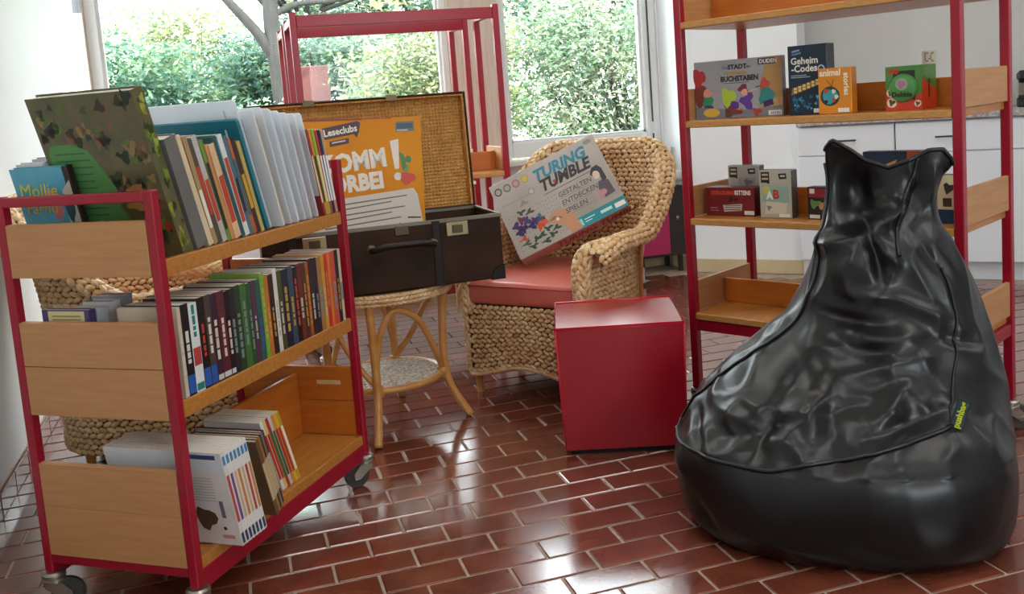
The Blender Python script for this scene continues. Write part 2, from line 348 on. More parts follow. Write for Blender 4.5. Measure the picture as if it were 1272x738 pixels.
# ================================================================== red library trolleys
def caster(parent, x, y, z, rz=0.0):
    T = Matrix.Translation((x, y, z)) @ Matrix.Rotation(rz, 4, 'Z')
    mb = MB(); mb.lathe([(0.027, 0.0), (0.034, -0.006), (0.034, -0.014), (0.028, -0.018), (0.033, -0.022), (0.033, -0.03), (0.02, -0.034)], 18, T=T)
    pts = [(-0.02, -0.03), (0.022, -0.03), (0.052, -0.062), (0.05, -0.085), (0.03, -0.085), (-0.022, -0.045)]
    mb.prism(pts, 0.017, 0.022, 'y', T=T); mb.prism(pts, -0.022, -0.017, 'y', T=T); mb.box(-0.02, -0.022, -0.036, 0.024, 0.022, -0.03, T=T)
    c = mb.build('caster', CHROME, parent, smooth=True, auto=35)
    TW = T @ Matrix.Translation((0.036, 0, -0.072)) @ Matrix.Rotation(PI/2, 4, 'X')
    wb = MB(); wb.lathe([(0.02, -0.012), (0.044, -0.012), (0.048, -0.007), (0.048, 0.007), (0.044, 0.012), (0.02, 0.012)], 22, T=TW)
    w = wb.build('wheel', RUBBER, c, smooth=True, auto=35)
    MB().lathe([(0.008, -0.024), (0.008, 0.024)], 10, T=TW).build('axle', CHROME, c, smooth=True, auto=35)
    return c
def post(parent, x, y, z0, z1, s=0.03):
    p = MB().box(x, y, z0, x+s, y+s, z1).build('post', RED, parent, bevel=0.003); return p
TO = (-1.819, -0.173); TA = math.radians(-35.5)
TW_, TL_ = 0.54, 1.02
tr_ = empty('book_trolley', (TO[0], TO[1], 0), TA, 'red three-tier book trolley with beech end panels and a full load of books', 'trolley')
ZB = 0.12
for x in (0, TW_-0.03):
    for y in (0, TL_-0.03): post(tr_, x, y, ZB, 1.228)
for y in (0, TL_-0.03):
    if y == 0: MB().box(0.03, 0.0, 1.198, TW_-0.03, 0.03, 1.226).build('top_rail', RED, tr_, bevel=0.003)
    MB().box(0.03, y+0.004, ZB+0.03, TW_-0.03, y+0.026, ZB+0.06).build('end_rail', RED, tr_, bevel=0.002)
# the far end has only a short return on each post
for x in (-0.0, TW_-0.06): pass
MB().box(TW_-0.055, TL_-0.03, 1.196, TW_-0.03, TL_, 1.226).build('top_rail', RED, tr_, bevel=0.003)
for x in (0.004, TW_-0.026): MB().box(x, 0.03, 0.105, x+0.022, TL_-0.03, 0.165).build('side_rail', RED, tr_, bevel=0.002)
def board(name, parent, x0, y0, z0, x1, y1, z1, m=BEECH, bev=0.002): return MB().box(x0, y0, z0, x1, y1, z1).build(name, m, parent, bevel=bev)
for zt, zb in ((1.020, 0.998), (0.628, 0.602), (0.192, 0.166)):
    board('shelf', tr_, 0.03, 0.012, zb, TW_-0.03, TL_-0.012, zt, BEECHX)
    for x in (0.006, TW_-0.03): board('shelf_lip', tr_, x, 0.031, zb-0.004, x+0.024, TL_-0.031, zt+0.018 if zt > 0.3 else zt+0.006, mat('beech_lip', '#bd8038', 0.4, col2='#ab6d2c', vscale=6, stretch=(1.2, 12, 12)))
for y in (0.006, TL_-0.024):
    inner = BEECH if y < 0.5 else ORANGE
    board('end_panel', tr_, 0.031, y, 1.021, TW_-0.031, y+0.018, 1.149, inner)
    board('end_panel', tr_, 0.031, y, 0.602 if False else 0.629, TW_-0.031, y+0.018, 0.741, inner); board('end_panel', tr_, 0.031, y, 0.744, TW_-0.031, y+0.018, 0.870, inner)
    board('end_panel', tr_, 0.031, y, 0.193, TW_-0.031, y+0.018, 0.326, inner); board('end_panel', tr_, 0.031, y, 0.3275, TW_-0.031, y+0.018, 0.456, inner)
# lower halves of the near panels hang over the shelf edge
board('panel_skirt', tr_, 0.031, 0.0005, 0.998, TW_-0.031, 0.0055, 1.148, BEECH, 0.001); board('panel_skirt', tr_, 0.031, 0.0005, 0.60, TW_-0.031, 0.0055, 0.7415, BEECH, 0.001); board('panel_skirt', tr_, 0.031, 0.0005, 0.7435, TW_-0.031, 0.0055, 0.869, BEECH, 0.001)
board('panel_skirt', tr_, 0.031, 0.0005, 0.178, TW_-0.031, 0.0055, 0.3265, BEECH, 0.001); board('panel_skirt', tr_, 0.031, 0.0005, 0.3275, TW_-0.031, 0.0055, 0.455, BEECH, 0.001)
board('divider', tr_, 0.262, 0.50, 0.193, 0.278, TL_-0.026, 0.43, ORANGE); board('divider', tr_, 0.262, 0.026, 0.629, 0.278, TL_-0.026, 0.77, ORANGE); board('divider', tr_, 0.262, 0.026, 1.021, 0.278, TL_-0.026, 1.14, ORANGE)
board('label_strip', tr_, 0.36, TL_-0.0265, 0.39, 0.46, TL_-0.0245, 0.405, ink('#d9b88c'), 0)
caster(tr_, 0.015, 0.015, ZB, 0.5); caster(tr_, TW_-0.015, 0.015, ZB, 2.2); caster(tr_, TW_-0.015, TL_-0.015, ZB, -2.3); caster(tr_, 0.015, TL_-0.015, ZB, 1.2)
TM = Matrix.Translation((TO[0], TO[1], 0)) @ Matrix.Rotation(TA, 4, 'Z')
# ------------------------------------------------------------------ right-hand shelf and the racks at the window
def rack(name, loc, rz, label, w, d, h, shelves, lo, end_h=0.13, back_rail=True, rails=True):
    e = empty(name, loc, rz, label, 'shelf rack')
    for x in (0, w-0.034):
        for y in (0, d-0.034): post(e, x, y, lo, h, 0.034)
    for z in shelves:
        board('shelf', e, 0.02, 0.006, z-0.028, w-0.02, d-0.006, z, BEECHX)
        board('front_edge', e, 0.035, -0.002, z-0.026, w-0.035, 0.0055, z-0.003, EDGE, 0.001)
        for x in (0.006, w-0.022): board('end_panel', e, x, 0.036, z+0.0005, x+0.016, d-0.036, z+end_h, BEECH)
        board('divider', e, 0.024, d/2-0.008, z+0.0005, w-0.024, d/2+0.008, z+end_h-0.025, ORANGE)
    zb = min(shelves)
    for y in (0.004, d-0.026): MB().box(0.034, y, zb-0.075, w-0.034, y+0.022, zb-0.03).build('lower_rail', RED, e, bevel=0.002)
    for x in (0.004, w-0.026): MB().box(x, 0.034, zb-0.075, x+0.022, d-0.034, zb-0.03).build('lower_rail', RED, e, bevel=0.002)
    if rails:
        for y in ((0.003, d-0.033) if back_rail else (0.003,)): MB().box(0.034, y, h-0.075, w-0.034, y+0.03, h-0.015).build('top_rail', RED, e, bevel=0.003)
        for x in (0.003, w-0.033): MB().box(x, 0.034, h-0.06, x+0.03, d-0.034, h-0.02).build('top_rail', RED, e, bevel=0.003)
    for x in (0.017, w-0.017):
        for y in (0.017, d-0.017): caster(e, x, y, lo, random.uniform(0, 6))
    return e
RO = (0.611, 0.443); RA = math.radians(-61.2)
rk = rack('shelf_rack', (RO[0], RO[1], 0), RA, 'red rack with beech shelves of boxed games behind the black beanbag', 1.12, 0.51, 1.95, (0.449, 0.850, 1.252, 1.652), 0.12)
RM = Matrix.Translation((RO[0], RO[1], 0)) @ Matrix.Rotation(RA, 4, 'Z')
rack('shelf_rack', (-0.81, 1.875, 0), math.radians(0.8), 'empty red rack frame behind the open suitcase, nearer of the two', 1.11, 0.42, 1.915, (0.44, 1.01), 0.12, back_rail=False)
rack('shelf_rack', (-0.81, 2.56, 0), math.radians(0.8), 'empty red rack frame close to the window, farther of the two', 1.11, 0.38, 1.915, (0.44, 1.01), 0.12, back_rail=False)
# ================================================================== books
def cname(h):
    return h
BOOKM = {}
def book(name, M0, th, h, dep, col, label, group, lean=0.0, cover='hard', spine=None, pagecol=None, cat='book', deco=None):
    """spine at local x=0 facing +x, thickness +y, height +z; M0 = frame of the shelf, placed by x,y,z"""
    (x, y, z), FR, ang = M0
    p = FR @ Vector((x, y, z)); e = empty(name, p, ang, label, cat, group, rx=lean)
    m = mat('cover_'+col.lstrip('#'), col, 0.35, var=0.08, vscale=12); b = 0.0025 if cover == 'hard' else 0.0008
    mb = MB(); mb.box(-dep, 0, 0, 0, b, h); mb.box(-dep, th-b, 0, 0, th, h); mb.box(-b, b, 0, 0, th-b, h)
    mb.build('cover', m, e)
    i = 0.004 if cover == 'hard' else 0.0006
    MB().box(-dep+i, b, i, -b, th-b, h-i).build('pages', pagecol or PAGES, e)
    if spine:
        T = Matrix.Rotation(PI/2, 4, 'Z')
        for (z0, z1, c) in spine:
            flat(rect(th*0.12, z0*h, th*0.88, z1*h), ink(c), e, 1, 'spine_print', T)
    return e
# ---- top shelf: big green picture book facing the near end, leaning
def facing_book(x0, x1, y, z, h, th, lean, col, label, group, prints, edge='#1c1412', rz=0.0):
    p = TM @ Vector((x0, y, z)); e = empty('picture_book', p, TA+rz, label, 'book', group, rx=lean); w = x1-x0
    mb = MB(); mb.box(0, 0, 0, w, 0.003, h); mb.box(0, th-0.003, 0, w, th, h); mb.box(w-0.003, 0.003, 0, w, th-0.003, h)
    mb.build('cover', mat('cover_'+label.split()[1]+col.lstrip('#'), col, 0.35, col2=edge, vscale=9, detail=5), e)
    MB().box(0.005, 0.003, 0.005, w-0.003, th-0.003, h-0.005).build('pages', PAGES, e)
    for pr_ in prints: flat(pr_[0], ink(pr_[1]), e, pr_[2], 'cover_print')
    return e
G1 = 'picture books standing on the top trolley shelf'
gx = facing_book(0.150, 0.505, 0.150, 1.021, 0.49, 0.045, math.radians(16.5), '#4a5430', 'large mottled dark green picture book leaning forward on the top trolley shelf', G1, [], edge='#6c6042')
blob = lambda cx, cz, r, n=14, q=0.25, sz=1.0, sd=1: [(cx+r*(1+q*math.sin(3*a+sd)+q*0.5*math.cos(5*a+2*sd))*math.cos(a), cz+sz*r*(1+q*math.sin(3*a+sd)+q*0.5*math.cos(5*a+2*sd))*math.sin(a)) for a in [2*PI*k/n for k in range(n)]]
flat([(0.015, 0.06), (0.215, 0.055), (0.225, 0.11), (0.20, 0.16), (0.205, 0.22), (0.18, 0.28), (0.15, 0.335), (0.10, 0.355), (0.03, 0.352), (0.015, 0.33)], mat('leaf_green_print', '#4f8a4a', 0.4, var=0.06), gx, 2, 'text_panel')
for i in range(12): flat(rect(0.035, 0.325-i*0.0205, 0.035+random.uniform(0.10, 0.135), 0.3288-i*0.0205), ink('#33603a'), gx, 3, 'text_line')
rg = random.Random(5)
for i in range(150):
    cx, cz = rg.uniform(0.015, 0.34), rg.uniform(0.015, 0.475)
    if cx < 0.21 and 0.04 < cz < 0.34: continue
    flat(blob(cx, cz, rg.uniform(0.006, 0.022), 9, 0.35, 1.1, i), ink(rg.choice(['#20301c', '#6b5a38', '#7a5544', '#4f6a2c', '#2a3a30', '#8a7448', '#3a2f24', '#5c7a34', '#3c4a2c', '#28331f'])), gx, 1, 'leaf_print')
flat(blob(0.335, 0.10, 0.014, 12, 0.3, 1, 2), ink('#a5392f'), gx, 2, 'flower_print'); flat(blob(0.255, 0.17, 0.028, 14, 0.3, 0.8, 4), ink('#a8793f'), gx, 2, 'flower_print'); flat(blob(0.27, 0.215, 0.03, 14, 0.3, 0.4, 4), ink('#9c6038'), gx, 2, 'flower_print')
flat(rect(0.025, 0.035, 0.075, 0.052), ink('#e2e4e0'), gx, 3, 'barcode_sticker')
TS = Matrix.Translation((0.355, 0, 0)) @ Matrix.Rotation(PI/2, 4, 'Z')
for i in range(34): flat([(min(0.043, max(0.002, a)), b) for a, b in blob(rg.uniform(0.01, 0.036), rg.uniform(0.03, 0.46), rg.uniform(0.004, 0.012), 9, 0.3, 1.6, i)], ink(rg.choice(['#6f8f2c', '#9aa83a', '#3c5a22', '#8f8a3a', '#57762c', '#2a361c'])), gx, 1, 'spine_print', TS)
# ---- blue picture book beside it
bx = facing_book(0.03, 0.215, 0.105, 1.021, 0.288, 0.02, math.radians(13), '#3f9cb8', 'light blue picture book with yellow title at the left of the top trolley shelf', G1, [], edge='#5fb0c4')
text('Mollie', 0.055, ink('#e2d24a'), bx, 0.012, 0.205, shear=0.2); text('Farnu', 0.05, ink('#d9b03c'), bx, 0.016, 0.155, shear=0.2)
flat(blob(0.125, 0.20, 0.024, 14, 0.1), ink('#d88a94'), bx, 2, 'figure_print'); flat(blob(0.13, 0.16, 0.02, 12, 0.2, 1.3), ink('#c9787c'), bx, 2, 'figure_print'); flat([(0.155, 0.04), (0.2, 0.04), (0.2, 0.25), (0.165, 0.22)], ink('#c8c0b0'), bx, 1, 'figure_print')
flat(blob(0.175, 0.17, 0.017, 12, 0.15, 2.4), ink('#2c4a55'), bx, 3, 'figure_print'); flat(blob(0.065, 0.06, 0.035, 14, 0.3, 0.6), ink('#b45a34'), bx, 2, 'figure_print'); flat([(0.15, 0.09), (0.165, 0.09), (0.2, 0.03), (0.185, 0.025)], ink('#1d2a44'), bx, 3, 'figure_print')
for i, (xx, c) in enumerate((('0.02', '#d4d6da'), ('0.0', '#c2c4ca'))):
    b = facing_book(0.035+i*0.04, 0.13+i*0.02, 0.128+i*0.024, 1.021, 0.30+0.012*i, 0.022, math.radians(13), c, ('pale grey' if i == 0 else 'pale silver')+' slim picture book behind the blue one on the top trolley shelf', G1, [], edge=c)
b = facing_book(0.218, 0.236, 0.105, 1.021, 0.29, 0.02, math.radians(13), '#2a1c1c', 'narrow black book spine between the blue and the large green picture book', G1, [], edge='#2a1c1c')
# ---- row of leaning children's books
rowc = [('grey', '#6a6a66', 0.05, 0.33), ('cream', '#d6c3a0', 0.022, 0.335), ('tan', '#a8895e', 0.018, 0.33), ('dark brown', '#4d4a42', 0.02, 0.32), ('pale grey', '#b8b6b0', 0.022, 0.33), ('leaf green', '#6d8c3a', 0.018, 0.315), ('orange', '#c98a52', 0.016, 0.30), ('pale apricot', '#dcb890', 0.03, 0.30), ('dark teal', '#23565c', 0.018, 0.325), ('off-white', '#d8dcdc', 0.022, 0.325), ('slate blue', '#51707c', 0.018, 0.32), ('brick orange', '#b5623c', 0.018, 0.31), ('black and rust', '#3a2622', 0.02, 0.31), ('muted yellow', '#c2a85c', 0.016, 0.30)]
y = 0.196; GT = 'leaning children\'s books on the top trolley shelf'
for i, (cn, c, th, h) in enumerate(rowc):
    sp = [(random.uniform(0.1, 0.3), random.uniform(0.5, 0.8), random.choice(['#2b2b2b', '#e8e2d2', '#b8442e', '#d0a030', '#3a6a70']))] if random.random() < 0.6 else None
    book('book', ((0.515, y, 1.0385), TM, TA), th, h, random.uniform(0.20, 0.25), c, f'{cn} leaning picture book, {ORD[i+1]} behind the large green one on the top shelf', GT, math.radians(16.5+random.uniform(-0.6, 0.6)), spine=sp)
    y += (th+0.0012)/math.cos(math.radians(16.5))
yt = y
# teal folder and the tall pale dividers
book('folder', ((0.43, 0.44, 1.021) , TM, TA), 0.010, 0.385, 0.14, '#1f7486', 'teal blue folder rising behind the leaning picture books', None, math.radians(16.5), cat='folder') if False else None
SHEET = mat('white_plastic_sheet', '#f0f4f7', 0.45, spec=0.5)
nt = SHEET.node_tree; tl = nt.nodes.new('ShaderNodeBsdfTranslucent'); tl.inputs['Color'].default_value = (0.86, 0.91, 0.95, 1); mxs = nt.nodes.new('ShaderNodeMixShader'); mxs.inputs[0].default_value = 0.45
nt.links.new(nt.nodes['Principled BSDF'].outputs[0], mxs.inputs[1]); nt.links.new(tl.outputs[0], mxs.inputs[2]); nt.links.new(mxs.outputs[0], nt.nodes['Material Output'].inputs[0])
SHB = mat('beige_card_sheet', '#c8a460', 0.6); SHP = mat('pinkish_card_sheet', '#c99a94', 0.6)
def sheet(y, h, dep, x, lean, m, label, th=0.006):
    p = TM @ Vector((x, y, 1.0385)); e = empty('divider_sheet', p, TA, label, 'divider', 'tall divider sheets on the top trolley shelf', rx=lean)
    pts = [(-dep, 0), (-0.004, 0), (0, 0.004), (0, h-0.006), (-0.006, h), (-dep+0.006, h), (-dep, h-0.006)]
    mb = MB(); mb.prism(pts, 0, th, 'y'); mb.build('sheet', m, e, bevel=0.0015)
    MB().box(-0.05, -0.0008, 0.02, -0.044, 0.0, h-0.03).build('fold_line', ink('#c4ccd4'), e)
    return e
ys = [0.026+v*1.17 for v in [0.0, 0.027, 0.055, 0.08, 0.104, 0.13, 0.155, 0.18, 0.204, 0.228, 0.252, 0.276]]
kinds = [('teal', mat('teal_folder', '#1f7486', 0.4), 0.372), ('widest white', SHEET, 0.435), ('white', SHEET, 0.40), ('beige', SHB, 0.375), ('white', SHEET, 0.405), ('white', SHEET, 0.40), ('white', SHEET, 0.395), ('white', SHEET, 0.39), ('white', SHEET, 0.38), ('pinkish', SHP, 0.35), ('white', SHEET, 0.375), ('last white', SHEET, 0.375)]
for i, (dy, (cn, m, h)) in enumerate(zip(ys, kinds)):
    sheet(yt+0.004+dy, h, 0.40 if i < 2 else 0.26, 0.505 if i == 0 else (0.498 if i == 1 else 0.510+0.008*(i % 3)), math.radians(17.0-0.25*i+(0.5 if i % 2 else 0)), m, f'{cn} leaning divider sheet, {ORD[i+1]} after the row of picture books', 0.007 if i else 0.016)
# small upright-ish books at the far end
y = 0.886
for i, (cn, c, th, h) in enumerate([('dark red', '#8a2a2a', 0.012, 0.315), ('orange', '#d98a2e', 0.014, 0.31), ('lime green', '#8fae2e', 0.018, 0.31), ('crimson', '#b5273a', 0.014, 0.305), ('navy', '#1b1c3a', 0.016, 0.305), ('grey and tan', '#b59a84', 0.016, 0.30)]):
    book('book', ((0.528, y, 1.0385), TM, TA), th, h, 0.2, c, f'{cn} slim book, {ORD[i+1]} after the white dividers on the top shelf', 'slim books at the far end of the top trolley shelf', math.radians(13.5-i*0.6), spine=[(0.15, 0.7, random.choice(['#e8d8a0', '#2b2b2b', '#f0f0f0']))])
    y += th*1.035+0.0008
# ---- middle shelf
midc = [('cream and red', '#c9b9a0', .014), ('black', '#1d1a1c', .03), ('white and teal', '#dfe3df', .034), ('black', '#1b1819', .03), ('grey brown', '#4a3f3a', .026), ('dark plum', '#3a2432', .026), ('maroon', '#5c2630', .034), ('black', '#16161a', .020), ('charcoal', '#26282a', .022), ('dark green', '#25402a', .028), ('green', '#3f6b34', .030), ('forest green', '#2c4f30', .022), ('purple', '#57304f', .020), ('teal green', '#235a50', .026), ('lime green', '#7aa33a', .022), ('orange', '#c9702e', .018), ('dark brown', '#33261f', .026), ('white', '#d9d6cd', .020), ('yellow and black', '#4a4a22', .024), ('navy', '#1a2438', .034), ('blue grey', '#36485c', .028), ('black', '#1a1a1a', .024), ('dark red', '#6a2a24', .026), ('brown', '#4e3426', .022), ('rust orange', '#a8502c', .018), ('charcoal', '#2a2628', .028), ('purple black', '#2c2036', .022), ('tan', '#a3743f', .026), ('gold', '#c79636', .020), ('bright red', '#c9302c', .020), ('orange', '#d9742f', .018), ('coral', '#c8503a', .030), ('black and blue', '#1c2030', .022), ('cream', '#cfc0a0', .016)]
tot = sum(t for _, _, t in midc); sc = 0.905/tot; y = 0.058; GM = 'books on the middle trolley shelf'
midb = []
for i, (cn, c, th) in enumerate(midc):
    th *= sc; h = random.uniform(0.252, 0.262) if i not in (14, 17) else 0.27
    if i >= 28: h = 0.262
    dk = c
    sp = []
    if i == 2: sp = [(0.62, 0.98, '#1f7a74'), (0.02, 0.10, '#1f7a74'), (0.3, 0.5, '#b04040')]
    elif i < 8: sp = [(0.02, 0.22, '#2458a8'), (0.35, 0.75, random.choice(['#b8402c', '#d8d4c8', '#8a2a2a']))] if i in (1, 3, 4) else [(0.25, 0.7, '#d9c9b8'), (0.02, 0.08, '#c8c8c8')]
    else: sp = [(random.uniform(0.12, 0.3), random.uniform(0.5, 0.85), random.choice(['#b8b4a8', '#b5933c', '#b8442e', '#7a8a8c', '#c0a050', '#3a5a8a']))]
    e = book('book', ((0.528, y, 0.6465), TM, TA), th-0.0008, h, random.uniform(0.17, 0.2), c, f'{cn} paperback spine, {ORD[i+1]} from the near post on the middle trolley shelf', GM, math.radians(-0.2 if i < 8 else -1.5) if False else 0.0, cover='soft')
    # printed spines: narrow title strips
    T = Matrix.Rotation(PI/2, 4, 'Z')
    for (z0, z1, cc) in sp:
        if (z1-z0) > 0.25:
            w = random.uniform(0.30, 0.46); zz = z0
            while zz < z1-0.03:
                l_ = random.uniform(0.04, 0.13); flat(rect((0.5-w/2)*th, zz*h, (0.5+w/2)*th, min(z1, zz+l_)*h), ink(cc), e, 1, 'spine_print', T); zz += l_+random.uniform(0.012, 0.03)
        else: flat(rect(0.07*th, z0*h, 0.93*th, z1*h), ink(cc), e, 1, 'spine_print', T)
    y += th
# spines whose lettering can be made out
# ---- other side of the middle shelf: a purple book and pale ones behind the near panel
def lying(x0, x1, y0, y1, z, h, col, label, cat='book', group=None):
    p = TM @ Vector((x0, y0, z)); e = empty('book', p, TA, label, cat, group)
    m = mat('cover_'+col.lstrip('#'), col, 0.4); w, d = x1-x0, y1-y0
    mb = MB(); mb.box(0, 0, 0, w, 0.003, h); mb.box(0, d-0.003, 0, w, d, h); mb.box(w-0.003, 0.003, 0, w, d-0.003, h); mb.build('cover', m, e)
    MB().box(0.003, 0.003, 0.002, w-0.003, d-0.003, h-0.003).build('pages', PAGES, e); return e
GM2 = 'books on the back half of the middle trolley shelf'
pb = lying(0.255-0.165, 0.257, 0.03, 0.055, 0.629, 0.272, '#4b3a6e', 'purple book with a cream label behind the middle end panel', group=GM2)
flat(rect(0.022, 0.2, 0.15, 0.268), ink('#cfc490'), pb, 1, 'title_label')
for i in range(4): flat(rect(0.035, 0.222+i*0.01, 0.137, 0.226+i*0.01), ink('#8a8248'), pb, 2, 'text_line')
for i, c in enumerate(('#b9bcc2', '#cfd0d4', '#a8a9b0')):
    lying(0.15+0.012*(i % 2), 0.257, 0.06+i*0.05, 0.105+i*0.05, 0.629, 0.268+0.008*(i % 3), c, f'pale grey book, {ORD[i+1]} behind the purple one on the middle shelf', group=GM2)
# ---- bottom shelf: white series, brown ones, yellow ones
GB = 'books on the bottom trolley shelf'
y = 0.115; WH = 0.30
for i in range(7):
    e = book('book', ((0.615, y, 0.1985), TM, TA), 0.0165, WH, 0.40, '#e3e2dd' if i else '#dcd9d3', f'white series book with blue top, {ORD[i+1]} from the near end of the bottom shelf', GB, math.radians(11), cover='soft')
    T = Matrix.Rotation(PI/2, 4, 'Z')
    for z0, z1, c in ((0.02, 0.13, '#243a5c'), (0.25, 0.75, random.choice(['#c8873a', '#b84a3c', '#d0b890', '#7a4a8a'])), (0.86, 0.95, '#3f86b8')): flat(rect(0.003, z0*WH, 0.0135, z1*WH), ink(c), e, 1, 'spine_print', T)
    if i == 0:
        flat(rect(-0.39, 0.235, -0.002, 0.298), ink('#cfd6da'), e, 1, 'cover_print'); flat(rect(-0.12, 0.278, -0.02, 0.292), ink('#2e4f7c'), e, 2, 'cover_print')
        flat(blob(-0.10, 0.085, 0.035, 12, 0.2, 1.0), ink('#5a4632'), e, 2, 'cover_print'); flat(disc(-0.15, 0.09, 0.02, 12), ink('#7a8a6a'), e, 2, 'cover_print')
        for q in range(9): flat(rect(-0.13, 0.215-q*0.009, -0.05, 0.218-q*0.009), ink('#b5b5b5'), e, 2, 'text_line')
        flat(rect(-0.045, 0.09, -0.032, 0.145), ink('#6a6a72'), e, 2, 'cover_print'); flat(disc(-0.045, 0.055, 0.006, 10), ink('#2a2a2a'), e, 2, 'cover_print'); flat(rect(-0.06, 0.022, -0.02, 0.034), ink('#c88a8a'), e, 2, 'cover_print')
    y += 0.0172
y += 0.075
for i, (cn, c) in enumerate([('brown', '#6a5136'), ('tan', '#a8703c'), ('dark brown', '#4a3826'), ('grey', '#7c7a72'), ('dark red', '#5c2426')]):
    book('book', ((0.60-0.008*i, y, 0.1985), TM, TA), 0.017, 0.265, 0.24, c, f'{cn} book, {ORD[i+1]} after the white series on the bottom shelf', GB, math.radians(15), spine=[(0.2, 0.7, '#c8b48c')]); y += 0.0188
y += 0.075
for i, (cn, c) in enumerate([('white', '#dcdad2'), ('pale yellow', '#d8c878'), ('red', '#b83430'), ('grey white', '#c4c4c0'), ('orange', '#d98f34'), ('yellow', '#d9b43c'), ('golden', '#c9a030')]):
    book('book', ((0.515, y, 0.1985), TM, TA), 0.0145, 0.272, 0.21, c, f'{cn} slim book, {ORD[i+1]} after the brown ones on the bottom shelf', GB, math.radians(19), cover='soft', spine=[(0.15, 0.8, random.choice(['#b8322c', '#f0e8d0', '#3a6a3a']))]); y += 0.0156
# ================================================================== boxed games on the right rack
def gamebox(name, x, y, z, w, d, h, label, col, side=None, rz=0.0, FR=None, ang=None, lid=None):
    p = (FR or RM) @ Vector((x, y, z)); e = empty(name, p, (RA if ang is None else ang)+rz, label, 'game box', 'boxed games on the rack')
    m1 = mat('card_'+col.lstrip('#'), col, 0.35, var=0.05, vscale=14); m2 = mat('card_'+(side or col).lstrip('#'), side or col, 0.35, var=0.05, vscale=14)
    mb = MB(); mb.box(0, 0, 0, w, d, h); mb.m = [1, 1, 0, 1, 1, 1]
    mb.build('carton', [m1, m2], e, bevel=0.0015)
    return e
# city-of-letters box (landscape)
b = gamebox('letter_game_box', 0.028, 0.09, 1.253, 0.372, 0.04, 0.235, 'wide grey letter game box with cartoon children on the second shelf', '#9b9a9c', '#7c7b7e', rz=0.15)
flat([(0.27, 0.0), (0.37, 0.0), (0.37, 0.235), (0.31, 0.235), (0.28, 0.12)], ink('#b08a52'), b, 1); flat([(0, 0), (0.37, 0), (0.37, 0.04), (0.2, 0.03), (0, 0.05)], ink('#7d7c84'), b, 2)
flat(rect(0.275, 0.205, 0.345, 0.23), ink('#3c3a3a'), b, 2); text('DUDEN', 0.022, ink('#dcdcd4'), b, 0.281, 0.210, sx=0.95, bold=0.0006)
text('Die', 0.018, ink('#3b342e'), b, 0.125, 0.198, sx=0.9); text('STADT', 0.026, ink('#26221f'), b, 0.148, 0.196, bold=0.001); text('der', 0.014, ink('#3b342e'), b, 0.226, 0.198)
text('vergessenen', 0.022, ink('#b58a3c'), b, 0.13, 0.175, sx=0.9, bold=0.0006); text('BUCHSTABEN', 0.029, ink('#201d1c'), b, 0.115, 0.148, sx=0.88, bold=0.0012)
flat(rect(0.13, 0.139, 0.235, 0.142), ink('#5a5654'), b, 2)
for (cx, cz, r, q, s, c, L) in [(0.02, 0.17, 0.028, 0.2, 1.3, '#b0312e', 2), (0.025, 0.10, 0.03, 0.15, 1.7, '#7a3a2c', 1), (0.055, 0.105, 0.018, 0.1, 1, '#d98f7a', 3), (0.055, 0.08, 0.022, 0.25, 1.4, '#2f8a5a', 2), (0.055, 0.05, 0.02, 0.3, 1.2, '#4a3a7a', 1), (0.145, 0.085, 0.03, 0.25, 1.2, '#a8c23a', 3), (0.155, 0.05, 0.032, 0.2, 0.8, '#5a2f86', 2), (0.16, 0.025, 0.04, 0.3, 0.5, '#d9622e', 2), (0.21, 0.115, 0.02, 0.2, 0.9, '#7a2f3c', 3), (0.215, 0.1, 0.014, 0.1, 1, '#e0a48c', 4), (0.225, 0.065, 0.026, 0.3, 1.3, '#5c3a8c', 2), (0.3, 0.13, 0.02, 0.2, 1, '#c8482f', 4), (0.305, 0.09, 0.03, 0.3, 1.4, '#2c8580', 3), (0.335, 0.05, 0.02, 0.2, 1, '#b5a06a', 2), (0.265, 0.02, 0.018, 0.3, 0.8, '#a53c2c', 3)]:
    flat(blob(cx, cz, r, 14, q, s, cx*50), ink(c), b, L, 'figure_print')
flat([(0.08, 0.09), (0.105, 0.105), (0.103, 0.11), (0.08, 0.097)], ink('#d98f7a'), b, 4); flat([(0.235, 0.1), (0.27, 0.11), (0.27, 0.115), (0.235, 0.106)], ink('#e0a48c'), b, 4); flat([(0.262, 0.115), (0.29, 0.12), (0.29, 0.126), (0.262, 0.122)], ink('#2c8580'), b, 4)
flat(disc(0.07, 0.025, 0.036, 16, 0.5), ink('#d9b03a'), b, 3); flat(rect(0.312, 0.004, 0.366, 0.022), ink('#e6e4de'), b, 4, 'barcode_sticker'); flat([(0.295, 0.035), (0.335, 0.045), (0.33, 0.068), (0.29, 0.058)], ink('#43245c'), b, 4)
for q in range(7): flat(rect(0.322+q*0.006, 0.007, 0.325+q*0.006, 0.018), ink('#555555'), b, 5, 'barcode')
